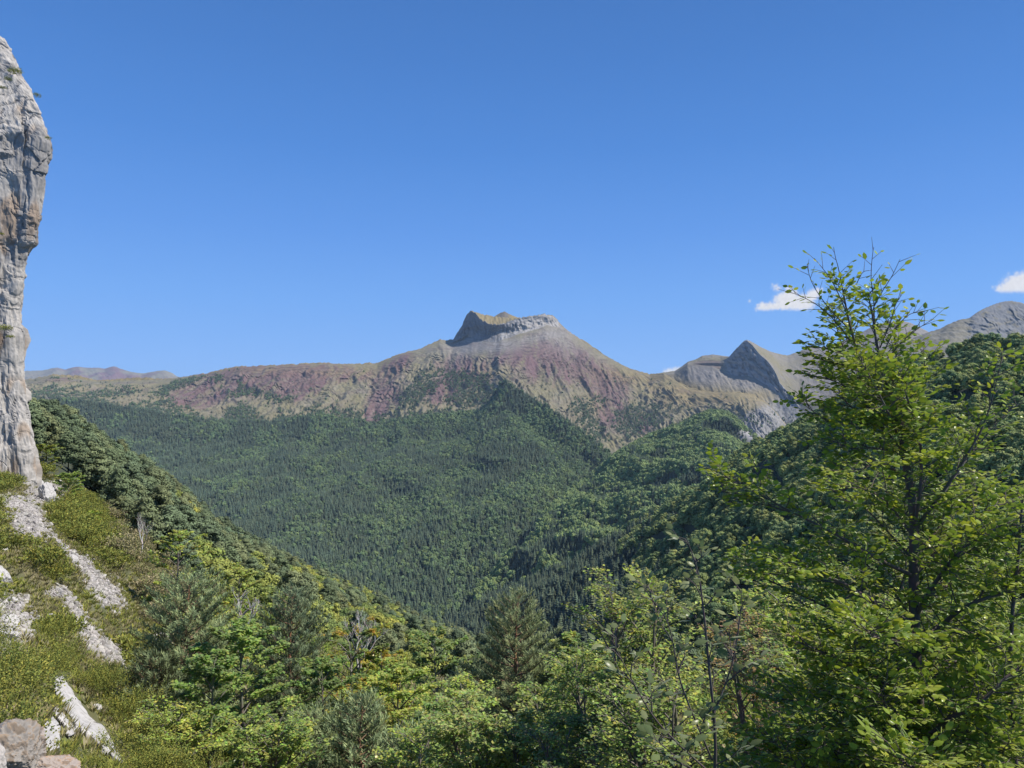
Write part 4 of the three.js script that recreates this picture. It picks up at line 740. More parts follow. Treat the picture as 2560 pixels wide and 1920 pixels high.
slab(3, [[156, 1688], [186, 1731], [213, 1770], [238, 1803], [258, 1813], [278, 1845], [297, 1880], [319, 1908]], [[138, 1692], [136, 1720], [146, 1745], [172, 1786], [188, 1808], [222, 1832], [254, 1862], [302, 1908]], 0.5, 'long smooth pale limestone slab tilted down the lower left slope');
slab(4, [[129, 1744], [150, 1774], [172, 1800], [189, 1822]], [[124, 1754], [140, 1787], [160, 1808], [180, 1832]], 0.4, 'narrow limestone strip below the crack of the long slab', 0.05);
slab(5, [[133, 1790], [147, 1805], [151, 1830], [149, 1868]], [[110, 1810], [94, 1828], [113, 1862], [132, 1880]], 0.5, 'broken white block left of the long slab beside box bushes', -0.3);
slab(6, [[172, 1815], [184, 1824], [187, 1834]], [[166, 1820], [168, 1832], [176, 1840]], 0.3, 'small white chip below the limestone strip', -0.2);
rock('boulder', 21, 238, 1776, 0, [0.15, 0.14, 0.15], [0.3, 0.6, 0.5], 'cracked white rock on the upper edge of the long slab', { cuts: 14, rough: 0.12 });
rock('boulder', 22, 262, 1882, dSlab - 2.4, [0.09, 0.11, 0.08], [0.3, 0.4, 0.3], 'white rock tip showing in the bushes under the slab');
// the brown pitted rock in the very corner
rock('corner_rock', 31, 28, 1892, 3.2, [0.155, 0.145, 0.13], [0.2, 0.5, -0.35], 'brown pitted rock close by in the bottom left corner', { detail: 44, cuts: 10, rough: 0.10, pits: 0.05, cols: [[0.17, 0.15, 0.128], [0.33, 0.305, 0.27]], stain: [0.22, 0.145, 0.08] });
rock('corner_rock', 32, 78, 1868, 3.35, [0.075, 0.10, 0.08], [0.1, 0.2, -0.7], 'pale knob at the right side of the brown pitted rock', { detail: 30, cuts: 9, rough: 0.11, pits: 0.03, cols: [[0.29, 0.25, 0.22], [0.40, 0.365, 0.335]], stain: [0.32, 0.21, 0.12] });
rock('corner_rock', 33, 138, 1918, 3.3, [0.095, 0.05, 0.08], [0.1, 0.4, -0.25], 'low rust-stained rock right of the brown pitted rock', { detail: 30, cuts: 9, rough: 0.11, pits: 0.03, cols: [[0.25, 0.20, 0.165], [0.37, 0.335, 0.30]], stain: [0.33, 0.19, 0.09] });
rock('corner_rock', 34, -14, 1905, 3.0, [0.045, 0.08, 0.06], [0.1, 0.4, 0.1], 'grey stone cut off by the frame in the bottom left corner', { detail: 24, cuts: 9, rough: 0.12, cols: [[0.30, 0.27, 0.24], [0.42, 0.39, 0.36]] });
// white rocks at the left edge
for (const [seed, u, v, w, h, label] of [
  [41, 2, 1444, 30, 36, 'big white rounded boulder at the left edge of the slope'],
  [42, 14, 1556, 34, 22, 'white split block at the left edge under the big boulder'],
  [43, 6, 1588, 40, 18, 'low white ledge at the left edge above box bushes'],
  [44, 56, 1540, 12, 10, 'small white rock right of the split block'],
  [45, 78, 1584, 14, 11, 'white stone among heath right of the low ledge'],
  [46, 8, 1376, 14, 9, 'white stone above the big boulder at the left edge'],
  [47, 128, 1386, 10, 6, 'small flat stone among bushes beside the upper scree'],
  [48, 178, 1398, 15, 13, 'blocky stone at the head of the middle scree run'],
  [49, 238, 1380, 6, 5, 'single small white stone right of the middle scree'],
  [50, 148, 1478, 9, 16, 'upright white stone at the head of the lower scree'],
  [51, 128, 1542, 12, 14, 'grey stone left of the lower scree run'],
  [52, 118, 1236, 26, 34, 'rough pale outcrop at the foot of the cliff'],
  [53, 92, 1206, 16, 20, 'pale rock directly under the cliff edge'],
  [54, 376, 1716, 13, 9, 'white stones heap behind the left pine'],
  [55, 408, 1722, 12, 8, 'white rock half shaded behind the left pine'],
  [56, 398, 1590, 10, 6, 'grey rock in bushes above the left pine'],
  [57, 30, 1500, 16, 9, 'low white rock between the boulder and the split block'],
]) { const p = onGround(u, v + h * 0.5), s = -p.z / F, o = top('boulder', rockGeo(seed, [w * s, h * s, w * s * 0.9], { cuts: 12, rough: 0.09, detail: w > 24 ? 26 : 14 }), limeMat, label, 'rock'); o.position.set(p.x, p.y + h * s * 0.35, p.z); o.rotation.set(0.2 * (seed % 3), seed, 0.25 * (seed % 2)); }

// what the bushes leave in sight: slabs, boulders and scree
const BARE = [[[126, 1838, 28], [148, 1800, 18]], [[150, 1712, 8], [172, 1758, 26], [205, 1795, 30], [250, 1842, 24], [300, 1890, 12]], [[0, 1440, 34], [6, 1452, 34]], [[0, 1556, 40], [40, 1560, 26], [4, 1596, 40]], [[56, 1540, 14], [78, 1584, 16]], [[0, 1880, 40], [80, 1870, 34], [140, 1912, 20]], [[100, 1240, 30], [130, 1226, 26]]];
function bare(u, v) { let f = stony(u, v); for (const run of BARE) for (let i = 0; i < run.length - 1; i++) { const [ax, ay, ar] = run[i], [bx, by, br] = run[i + 1], dx = bx - ax, dy = by - ay, t = clamp(((u - ax) * dx + (v - ay) * dy) / (dx * dx + dy * dy)); if (Math.hypot(u - ax - dx * t, v - ay - dy * t) < lerp(ar, br, t)) f = 1; } return f; }
const SLAB = [[150, 1705], [165, 1745], [200, 1790], [250, 1838], [300, 1888]];
function onSlab(u, v) { for (let i = 0; i < 4; i++) { const [ax, ay] = SLAB[i], [bx, by] = SLAB[i + 1], dx = bx - ax, dy = by - ay, t = clamp(((u - ax) * dx + (v - ay) * dy) / (dx * dx + dy * dy)); if (Math.hypot(u - ax - dx * t, v - ay - dy * t) < 27) return true; } return Math.hypot(u - 128, v - 1838) < 30; }
function clear(u, v, d, h, w) { const up = h * F / d, side = w * F / d; for (let i = 0; i <= 5; i++) for (const s of [-1, 0, 1]) if (bare(u + s * side * 0.7, v - up * i / 5) > (d > 24 ? 0.3 : 0.5)) return false; return true; }
// loose stones of the scree runs
{
  const r = rngOf(301), stones = [61, 62, 63].map((s) => { const g = rockGeo(s, [1, 0.5, 0.75], { detail: 1, cuts: 9, rough: 0.06 }).toNonIndexed(); g.computeVertexNormals(); return g; });
  const pts = scatter('near', 302, (u, v, x, y, z, k) => { if (u > 480 || v < 1200 || u < -160) return 0; const s = stony(u, v); return s > 0.06 ? s * s * (k > 2.4 ? 16 : k > 1.9 ? 45 : 80) : 0; }, 0.8, 3.2);
  const g = new THREE.Group(); g.name = 'scree'; scene.add(g); tag(g, 'pale loose stones lying in runs down the left slope', 'scree', null, 'stuff');
  const bins = [[], [], []];
  for (const [x, y, z] of pts) bins[Math.floor(r() * 3)].push([x, y + 0.02, z]);
  bins.forEach((b, i) => {
    const m = new THREE.InstancedMesh(stones[i], limeMat, Math.max(1, b.length)); m.name = 'loose_stones'; m.userData.kind = 'stuff'; shadows(m); const c = new THREE.Color();
    b.forEach(([x, y, z], j) => { const s = (0.035 + 0.13 * r() ** 4) * (1 + -z / 100); E4.set(r() * 6, r() * 6, r() * 6); M4.compose(V(x, y, z), Q4.setFromEuler(E4), V(s, s, s)); m.setMatrixAt(j, M4); const w = 0.55 + 0.5 * r(); c.setRGB(w, w * (0.95 + 0.05 * r()), w * (0.9 + 0.08 * r())); m.setColorAt(j, c); });
    g.add(m);
  });
  console.log('stones', pts.length);
}

// box bushes: dense little-leaved domes
const leafMat = new THREE.MeshPhysicalMaterial({ name: 'leaf', vertexColors: true, roughness: 0.9, transmission: 0.46, thickness: 0, specularIntensity: 0.35, clearcoat: 0.26, clearcoatRoughness: 0.26, side: THREE.DoubleSide });
const dullLeafMat = new THREE.MeshPhysicalMaterial({ name: 'leaf', vertexColors: true, roughness: 0.95, transmission: 0.25, thickness: 0, specularIntensity: 0.25, side: THREE.DoubleSide });
function blade(mb, p, d, side, len, wid, c, droop = 0) {             // a pointed leaf of two triangles
  const a = mb.v(p.x, p.y, p.z, c), b = mb.v(p.x + d.x * len * 0.5 + side.x * wid, p.y + d.y * len * 0.5 + side.y * wid, p.z + d.z * len * 0.5 + side.z * wid, c), e = mb.v(p.x + d.x * len * 0.5 - side.x * wid, p.y + d.y * len * 0.5 - side.y * wid, p.z + d.z * len * 0.5 - side.z * wid, c), t = mb.v(p.x + d.x * len, p.y + d.y * len - droop, p.z + d.z * len, c);
  mb.t(a, b, e); mb.t(b, t, e);
}
const rv = (r) => V(r() - 0.5, r() - 0.5, r() - 0.5).multiplyScalar(2);
function bushGeo(seed, { shoots = 240, leaves = 8, leaf = 0.055, cols, up = 0.8, spike = 0.3 }) {
  const r = rngOf(seed), mb = new MB(), lob = [];
  for (let i = 0; i < 7; i++) lob.push([(r() - 0.5) * 1.0, 0.25 + 0.3 * r(), (r() - 0.5) * 1.0, 0.34 + 0.22 * r()]);
  for (let i = 0; i < shoots; i++) {
    const [lx, ly, lz, lr] = any(lob, r), q = rv(r).normalize(); if (q.y < -0.25) q.y *= -1;
    const base = V(lx + q.x * lr * 0.6, Math.max(0.02, ly + q.y * lr * 0.6), lz + q.z * lr * 0.6), dir = q.clone().multiplyScalar(0.7).add(V(0, up, 0)).add(rv(r).multiplyScalar(0.35)).normalize(), L = spike * (0.6 + 0.8 * r()), col = vary(any(cols, r), r, 0.22);
    for (let k = 0; k < leaves; k++) {
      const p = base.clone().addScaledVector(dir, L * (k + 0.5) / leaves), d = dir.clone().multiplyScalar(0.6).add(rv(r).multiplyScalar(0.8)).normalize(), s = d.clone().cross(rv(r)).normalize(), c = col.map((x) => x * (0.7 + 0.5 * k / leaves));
      blade(mb, p, d, s, leaf * (0.7 + 0.6 * r()), leaf * 0.3, c);
    }
  }
  return mb.geo();
}
const OLIVE = [[0.196, 0.226, 0.047], [0.248, 0.261, 0.055], [0.146, 0.184, 0.045], [0.298, 0.282, 0.058]], TAN = [[0.301, 0.264, 0.143], [0.248, 0.234, 0.104], [0.347, 0.293, 0.173], [0.211, 0.217, 0.083]], LIVELY = [[0.250, 0.330, 0.059], [0.323, 0.375, 0.067], [0.191, 0.278, 0.067]];
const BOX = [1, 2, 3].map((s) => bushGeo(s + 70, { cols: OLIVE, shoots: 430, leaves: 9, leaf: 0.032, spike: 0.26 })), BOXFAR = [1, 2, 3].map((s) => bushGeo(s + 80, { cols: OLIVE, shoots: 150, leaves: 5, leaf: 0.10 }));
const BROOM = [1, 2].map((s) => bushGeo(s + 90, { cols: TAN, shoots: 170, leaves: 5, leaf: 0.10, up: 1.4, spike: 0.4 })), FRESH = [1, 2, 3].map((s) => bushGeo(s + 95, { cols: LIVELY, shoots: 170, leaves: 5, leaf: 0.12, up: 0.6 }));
const FRESHNEAR = [1, 2, 3].map((s) => bushGeo(s + 120, { cols: LIVELY.concat(OLIVE), shoots: 360, leaves: 8, leaf: 0.042, up: 0.6 }));
for (const g of [...FRESHNEAR, ...BOX, ...BOXFAR, ...BROOM, ...FRESH]) TRIS += g.index.count / 3;
{
  const r = rngOf(311);
  const free = (u, v) => 1 - smooth(bare(u, v), 0.3, 0.7);
  const box = scatter('near', 312, (u, v, x, y, z, k) => u > 560 || u < -260 || k < 0.6 ? 0 : (k < 2 ? 1.6 : 0.42 * (1 - smooth(u, 220, 330))) * free(u, v) * (1 - smooth(u, 380, 520)), 0.6, 3.1).map((p) => ({ p, k: 'box' }));
  const mixed = scatter('near', 313, (u, v, x, y, z, k) => u < 160 || u > 3300 || k < (u > 1850 ? 1.0 : 1.2) ? 0 : (k < 2 ? 0.26 : 0.12) * smooth(u, 200, 330) * free(u, v), 1.2, 3.15).map((p) => { const f = fbm(p[0] / 7, p[2] / 9, 3), [u] = uvOf(p[0], p[1], p[2]); const tan = f + 0.35 * (1 - smooth(u, 420, 640)); return { p, k: tan > (u < 480 ? 0.02 : 0.25) ? 'broom' : f < -0.28 ? 'fresh' : r() < 0.4 ? 'box' : 'fresh' }; });
  const all = [...box, ...mixed].map((q) => ({ ...q, d: Math.hypot(q.p[0], q.p[2]), uv: uvOf(...q.p), s: q.k === 'broom' ? 1.0 + 1.3 * r() : q.k === 'fresh' ? 1.0 + 1.4 * r() : Math.hypot(q.p[0], q.p[2]) < 40 ? 0.42 + 0.55 * r() + 0.010 * Math.hypot(q.p[0], q.p[2]) : 0.9 + 1.0 * r() })).filter((q) => q.uv[0] > 500 || clear(q.uv[0], q.uv[1], -q.p[2], q.s * 0.7, q.s * 0.45)).filter((q) => q.uv[0] > -200 && q.uv[1] < 2600);
  const size = (q) => q.s;
  const proto = new Map();
  for (const [k, name, label, group] of [['box', 'box_bush', 'olive green box bush among stones on the left slope', 'box bushes on the left slope'], ['broom', 'dry_bush', 'tan dry bush on the middle of the left slope', 'dry bushes on the left slope'], ['fresh', 'leafy_bush', 'fresh green leafy bush on the lower left slope', 'leafy bushes on the left slope']]) {
    const mine = all.filter((q) => q.k === k && q.uv[0] < 1900 && q.uv[1] < 2150).sort((a, b) => b.s / b.d - a.s / a.d).slice(0, k === 'box' ? 298 : 200), lists = new Map();
    for (const q of mine) { q.own = true; const geo = any(k === 'box' ? (q.d < 26 ? BOX : BOXFAR) : k === 'broom' ? (q.d < 24 ? FRESHNEAR : BROOM) : q.d < 30 ? FRESHNEAR : FRESH, r), s = size(q); if (!lists.has(geo)) lists.set(geo, []); lists.get(geo).push([q.p[0], q.p[1] - 0.12, q.p[2], s * (0.8 + 0.4 * r()), s * 1.15, r() * 6.283]); }
    for (const [geo, list] of lists) clones(shadows(new THREE.Mesh(geo, dullLeafMat)), name, list, (x, y, z, h) => sized(h, k === 'box' ? 0.6 : 1.4, k === 'box' ? 0.9 : 2) + ' ' + (k === 'box' ? 'olive box bush ' : k === 'broom' ? 'tan dry bush ' : 'fresh green bush ') + onSlope(x, y, z), 'bush', group);
  }
  const g = new THREE.Group(); g.name = 'scrub'; scene.add(g); tag(g, 'low mixed scrub farther up and down the left slope', 'scrub', null, 'stuff');
  const bins = new Map(); for (const q of all) if (!q.own) { const geo = any(q.k === 'box' ? (q.d < 24 ? BOX : BOXFAR) : q.d < 30 ? FRESHNEAR : q.k === 'broom' ? BROOM : FRESH, r), s = size(q); if (!bins.has(geo)) bins.set(geo, []); bins.get(geo).push([q.p[0], q.p[1] - 0.12, q.p[2], s, s * 1.15, r() * 6.283, [1, 1, 1]]); }
  for (const [geo, list] of bins) wood(g, 'scrub_mass', geo, dullLeafMat, list);
  console.log('bushes', all.length, 'box', box.length, 'mixed', mixed.length);
}
// heath and grass tufts between the bushes
{
  const r = rngOf(321), mk = (s, cols) => { const q = rngOf(s), mb = new MB(); for (let i = 0; i < 26; i++) { const a = q() * 6.283, L = 0.5 + 0.6 * q(), d = V(Math.cos(a) * 0.55, 0.9, Math.sin(a) * 0.55).normalize(); blade(mb, V(Math.cos(a) * 0.25 * q(), 0, Math.sin(a) * 0.25 * q()), d, V(-Math.sin(a), 0, Math.cos(a)), L, 0.045, vary(any(cols, q), q, 0.2), 0.12); } return mb.geo(); };
  const T = [mk(1, OLIVE), mk(2, [...TAN, ...OLIVE]), mk(3, TAN)];
  const pts = scatter('near', 322, (u, v, x, y, z, k) => u < -200 || u > 900 ? 0 : (k < 1 ? 50 : k < 2 ? 34 : -z < 62 ? 14 : 2.5) * (1 - stony(u, v)) * (onSlab(u, v) ? 0 : 1), 0.5, 3.1);
  const bins = [[], [], []]; for (const [x, y, z] of pts) { const f = fbm(x / 3, z / 3, 2) + 0.3 * (r() - 0.5), s = (0.09 + 0.13 * r()) * (1 + -z / 50); bins[f < -0.1 ? 0 : f < 0.25 ? 1 : 2].push([x, y - 0.02, z, s, s * 1.2, r() * 6.283, [1, 1, 1]]); }
  const g = new THREE.Group(); g.name = 'grass'; scene.add(g); tag(g, 'rough heath and grass between the bushes of the left slope', 'grass', null, 'stuff');
  bins.forEach((b, i) => wood(g, 'grass_tufts', T[i], dullLeafMat, b));
  console.log('tufts', pts.length);
}

// tufts of shrub that hang on the cliff
for (const [i, u, v, w, label] of [[1, 42, 190, 22, 'dark shrub on the shoulder of the cliff near its top'], [2, 22, 206, 14, 'small green shrub left of the shoulder shrub on the cliff'], [3, 92, 246, 14, 'shrub jutting from the upper edge of the cliff against the sky'], [4, 119, 352, 12, 'yellowish tuft on the bulge of the cliff edge'], [5, 10, 836, 26, 'green shrub on the ledge in the lower half of the cliff'], [6, 26, 850, 14, 'small shrub beside the ledge shrub on the cliff'], [7, 6, 226, 12, 'low shrub at the left frame edge high on the cliff'], [8, 6, 590, 9, 'tiny tuft in the ochre part of the cliff']]) {
  const p = at(u, v, 88.2), s = w * 88 / F, o = top('cliff_shrub', any(BOXFAR, rngOf(i + 900)), dullLeafMat, label, 'shrub'); o.position.copy(p); o.scale.set(s, s * 0.9, s); o.rotation.y = i; }
// ---------------------------------------------------------------- trees close by
const barkMat = new THREE.MeshStandardMaterial({ name: 'bark', vertexColors: true, roughness: 0.95 });
const needleMat = new THREE.MeshPhysicalMaterial({ name: 'needles', vertexColors: true, roughness: 0.9, transmission: 0.25, thickness: 0, specularIntensity: 0.3, side: THREE.DoubleSide });
const taper = (n, a, b, p = 1) => Array.from({ length: n }, (_, i) => lerp(a, b, (i / (n - 1)) ** p));
const base0 = (u, d) => { const a = (u - 1280) / F, x = a * d; return V(x, groundAt('near', x, -d), -d); };
function yAt(v, d) { return at(1280, v, d).y; }

// a young pine: whorled boughs carrying brushes of needles
function pineTree(seed, u, vTop, d, width, label, { cols = [[0.265, 0.325, 0.16], [0.31, 0.365, 0.17], [0.21, 0.27, 0.135]], low = 0.1, lean = 0.03, round = 0.5 } = {}) {
  const r = rngOf(seed), b = base0(u, d), H = Math.max(2, yAt(vTop, d) - b.y), W = width / F * d / 2, t = thing('pine_tree', b, 0, label, 'pine tree');
  const wd = new MB(), br = new MB(), nd = new MB(), lx = lean * (r() - 0.5) * H, lz = lean * (r() - 0.5) * H;
  const spine = curve([V(0, -0.4, 0), V(lx * 0.3 + 0.05, H * 0.35, lz * 0.4), V(lx * 0.7 - 0.05, H * 0.7, lz * 0.8), V(lx, H, lz)], 14), onSpine = (f) => { const q = clamp(f) * 14, i = Math.min(13, Math.floor(q)); return spine[i].clone().lerp(spine[i + 1], q - i); };
  tube(wd, spine, taper(15, 0.016 * H + 0.02, 0.008), 7, (k) => mixc([0.14, 0.105, 0.085], [0.30, 0.165, 0.09], smooth(k / 14, 0.25, 0.7)).map((x) => x * (0.8 + 0.4 * r())));
  const tuftAt = (p, dir, size, col) => {
    const n = 8, s0 = dir.clone().cross(V(0.3, 0.2, 0.9)).normalize(), s1 = dir.clone().cross(s0);
    for (let i = 0; i < n; i++) {
      const q = i * 2.4 + r(), f = r(), o = p.clone().addScaledVector(dir, size * (f - 0.35) * 1.4), dd = dir.clone().multiplyScalar(0.62 + 0.3 * r()).addScaledVector(s0, Math.cos(q) * 0.8).addScaledVector(s1, Math.sin(q) * 0.8).add(V(0, 0.15, 0)).normalize();
      blade(nd, o, dd, s0.clone().multiplyScalar(-Math.sin(q)).addScaledVector(s1, Math.cos(q)), size * (0.8 + 0.5 * r()), size * 0.085, col.map((x) => x * (0.75 + 0.5 * f)));
    }
  };
  const levels = Math.round(11 + H * 2.1);
  for (let l = 0; l < levels; l++) {
    const f = lerp(low, 0.985, l / (levels - 1)), prof = Math.pow(Math.sin(Math.PI * clamp(0.5 + 0.5 * (f - 0.12) / 0.88)), round) * (f < 0.25 ? 0.75 + f : 1), n = f > 0.9 ? 4 : 5 + Math.floor(r() * 2), off = r() * 6;
    for (let k = 0; k < n; k++) {
      const q = off + k / n * 6.283 + 0.4 * (r() - 0.5), L = W * prof * (0.72 + 0.45 * r()) + 0.06, p0 = onSpine(f), out = V(Math.cos(q), 0, Math.sin(q)), rise = 0.25 + 0.7 * f + 0.25 * r();
      const pts = curve([p0, p0.clone().addScaledVector(out, L * 0.5).add(V(0, L * rise * 0.28, 0)), p0.clone().addScaledVector(out, L).add(V(0, L * rise * 0.75, 0))], 5);
      tube(br, pts, taper(6, 0.006 + L * 0.014, 0.004), 4, [0.20, 0.13, 0.085]);
      const m = Math.max(3, Math.round(L * 14));
      for (let j = 0; j < m; j++) {
        const g = 0.28 + 0.72 * (j + r()) / m, i = Math.min(4, Math.floor(g * 5)), p = pts[i].clone().lerp(pts[i + 1], g * 5 - i), dir0 = pts[i + 1].clone().sub(pts[i]).normalize(), sd = (j % 2 ? 1 : -1), col = vary(any(cols, r), r, 0.2);
        const side = V(-out.z, 0, out.x).multiplyScalar(sd), dir = dir0.clone().multiplyScalar(0.75).addScaledVector(side, (1.1 - g) * 0.9 * (0.5 + r())).add(V(0, 0.4 + 0.3 * r(), 0)).normalize(), len = (0.12 + 0.3 * (1 - g) * L) * (0.6 + 0.6 * r());
        const e = p.clone().addScaledVector(dir, len);
        tube(br, [p, e], [0.006, 0.003], 3, [0.20, 0.14, 0.09]);
        const c2 = Math.max(1, Math.round(len / 0.10));
        for (let w = 0; w < c2; w++) tuftAt(p.clone().lerp(e, (w + 1) / c2), dir.clone().add(rv(r).multiplyScalar(0.3)).add(V(0, 0.25, 0)).normalize(), 0.10 + 0.04 * r(), col);
      }
      tuftAt(pts[5], V(out.x * 0.4, 0.9, out.z * 0.4).normalize(), 0.12, vary(any(cols, r), r, 0.15));
    }
  }
  tuftAt(onSpine(1), V(0, 1, 0), 0.16, cols[1]);
  console.log('pine', nd.tris); part('trunk', wd.geo(), barkMat, t); part('branches', br.geo(), barkMat, t); part('needles', nd.geo(), needleMat, t, 'stuff');
  TRIS += wd.tris + br.tris + nd.tris; return t;
}
// a broadleaf tree or tall shrub: stem, limbs, twigs, sprays of leaves
function leafyTree(seed, name, u, vTop, d, width, label, category, { leaf = 0.065, n = 3200, cols, bark = [0.16, 0.14, 0.12], stems = 1, bare = 0, lowF = 0.12, rad = 0.013, mat = leafMat, upright = 0.35, group } = {}) {
  const r = rngOf(seed), b = base0(u, d), H = Math.max(1.2, yAt(vTop, d) - b.y), W = width / F * d / 2, t = thing(name, b, 0, label, category, group), wd = new MB(), br = new MB(), lf = new MB(), twigs = [];
  for (let s = 0; s < stems; s++) {
    const q0 = r() * 6.283, sp = stems > 1 ? W * 0.55 : W * 0.12, hh = H * (s ? 0.7 + 0.3 * r() : 0.97), ex = Math.cos(q0) * sp, ez = Math.sin(q0) * sp;
    const spine = curve([V(ex * 0.1, -0.3, ez * 0.1), V(ex * 0.35 + 0.1 * (r() - 0.5), hh * 0.4, ez * 0.35), V(ex * 0.8, hh * 0.75, ez * 0.8 + 0.1 * (r() - 0.5)), V(ex, hh, ez)], 12);
    tube(wd, spine, taper(13, rad * H + 0.008, 0.006), 6, (k) => bark.map((x) => x * (0.75 + 0.5 * r())));
    const K = Math.round((stems > 1 ? 9 : 18) + H);
    for (let k = 0; k < K; k++) {
      const f = lerp(lowF, 0.97, (k + r()) / K), i = Math.min(11, Math.floor(f * 12)), p = spine[i].clone().lerp(spine[i + 1], f * 12 - i), q = k * 2.399 + r(), prof = Math.sin(Math.PI * clamp(0.25 + 0.68 * (f - lowF) / (1 - lowF))), L = (stems > 1 ? 0.75 : 1) * W * prof * (0.7 + 0.5 * r()) + 0.08;
      const out = V(Math.cos(q), 0, Math.sin(q)), rise = upright + 0.5 * f + 0.2 * r(), pts = curve([p, p.clone().addScaledVector(out, L * 0.5).add(V(0, L * rise * 0.6, 0)), p.clone().addScaledVector(out, L).add(V(0, L * rise * 0.8, 0))], 5);
      tube(br, pts, taper(6, 0.005 + L * 0.012, 0.004), 4, bark);
      for (let j = 0; j < 7; j++) { const g = 0.25 + 0.75 * (j + r()) / 7, ii = Math.min(4, Math.floor(g * 5)), a = pts[ii].clone().lerp(pts[ii + 1], g * 5 - ii), dir = out.clone().multiplyScalar(0.6).addScaledVector(V(-out.z, 0, out.x), (j % 2 ? 1 : -1) * (0.3 + 0.7 * r())).add(V(0, 0.45 * r() + 0.1, 0)).normalize(), l = (0.16 + 0.3 * (1 - g) * L) * (0.7 + 0.6 * r()), e = a.clone().addScaledVector(dir, l); tube(br, [a, e], [0.005, 0.0025], 3, bark); twigs.push([a, e, dir, r() < bare]); }
    }
  }
  const live = twigs.filter((q) => !q[3]), each = n / Math.max(1, live.length);
  for (const [a, e, dir] of live) {
    const col = vary(any(cols, r), r, 0.2), m = Math.floor(each) + (r() < each % 1 ? 1 : 0);
    for (let k = 0; k < m; k++) {
      const p = a.clone().lerp(e, (k + 0.8) / m).add(rv(r).multiplyScalar(0.05)), sd = dir.clone().multiplyScalar(0.5).addScaledVector(V(-dir.z, 0, dir.x).normalize(), (k % 2 ? 1 : -1) * 0.9).add(rv(r).multiplyScalar(0.45)).normalize(), nrm = V(0, 1, 0).add(rv(r).multiplyScalar(0.6)).normalize(), side = sd.clone().cross(nrm).normalize();
      const len = leaf * (0.7 + 0.6 * r()), c = col.map((x) => x * (0.82 + 0.36 * r()));
      blade(lf, p, sd, side, len, len * 0.34, c, len * 0.15);
    }
  }
  part('trunk', wd.geo(), barkMat, t); part('branches', br.geo(), barkMat, t); if (lf.tris) part('leaves', lf.geo(), mat, t, 'stuff');
  TRIS += wd.tris + br.tris + lf.tris; return t;
}
// a dead or bare tree: forking limbs only
function bareTree(seed, name, u, vTop, d, label, { H, spread = 0.5, col = [0.42, 0.40, 0.37], r0 = 0.05, gen = 4, vBase } = {}) {
  const r = rngOf(seed), b = vBase ? at(u, vBase, d) : base0(u, d), h = H ?? yAt(vTop, d) - b.y, t = thing(name, b, 0, label, 'tree'), wd = new MB(), br = new MB();
  const grow = (p, dir, L, rad, g) => {
    const q = dir.clone().add(rv(r).multiplyScalar(0.25)).normalize(), m = p.clone().addScaledVector(dir, L * 0.5).add(rv(r).multiplyScalar(L * 0.06)), e = m.clone().addScaledVector(q, L * 0.5);
    tube(g === 0 ? wd : br, curve([p, m, e], 4), taper(5, rad, rad * 0.62), g < 2 ? 6 : 4, (k) => col.map((x) => x * (0.7 + 0.5 * r())));
    if (g < gen) { const n = g === 0 ? 5 : 2 + (r() < 0.45 ? 1 : 0); for (let k = 0; k < n; k++) grow(e, q.clone().multiplyScalar(0.75).add(V((r() - 0.5) * 2 * spread, 0.1 + 0.25 * r(), (r() - 0.5) * 2 * spread).multiplyScalar(g === 0 ? 1.6 : 1.1)).normalize(), L * (0.55 + 0.3 * r()), rad * 0.55, g + 1); }
  };
  grow(V(0, -0.1, 0), V(0.03, 1, 0.02).normalize(), h * 0.36, r0, 0);
  part('trunk', wd.geo(), barkMat, t); part('branches', br.geo(), barkMat, t); TRIS += wd.tris + br.tris; return t;
}
const GREENB = [[0.249, 0.352, 0.078], [0.315, 0.408, 0.086], [0.190, 0.278, 0.071]], YELLOW = [[0.317, 0.324, 0.043], [0.403, 0.360, 0.041], [0.230, 0.274, 0.050], [0.461, 0.346, 0.043]], LIGHT = [[0.403, 0.477, 0.089], [0.492, 0.538, 0.098], [0.313, 0.407, 0.082]], MIDG = [[0.232, 0.320, 0.072], [0.302, 0.370, 0.081], [0.175, 0.255, 0.070]];

pineTree(1, 480, 1462, 21, 250, 'blue-green pine with reddish trunk, leftmost of the three near pines', { low: 0.08 });
pineTree(2, 735, 1492, 23, 215, 'dark blue-green pine with bare reddish lower trunk, in the middle of the near pines', { low: 0.14, cols: [[0.185, 0.235, 0.13], [0.215, 0.265, 0.14], [0.145, 0.195, 0.11]] });
pineTree(3, 1290, 1492, 22, 285, 'broad pale-topped pine, rightmost of the three near pines', { low: 0.1, round: 0.75, cols: [[0.24, 0.285, 0.13], [0.30, 0.33, 0.155], [0.19, 0.235, 0.11]] });
pineTree(4, 910, 1766, 17, 165, 'small bushy pine at the bottom edge below the yellow-leaved tree', { low: 0.02 });
pineTree(5, 405, 1690, 20, 150, 'short shaded pine left of the leftmost near pine', { low: 0.02, cols: [[0.165, 0.205, 0.10], [0.19, 0.23, 0.11]] });
pineTree(6, 1030, 1850, 15, 150, 'pine tip at the bottom edge under the light green shrub', { low: 0.02 });
pineTree(7, 1195, 1700, 25, 190, 'pine half hidden left of the broad near pine', { low: 0.05 });
pineTree(8, 790, 1800, 18, 150, 'pine branches at the bottom edge right of the bare reddish trunk', { low: 0.02 });

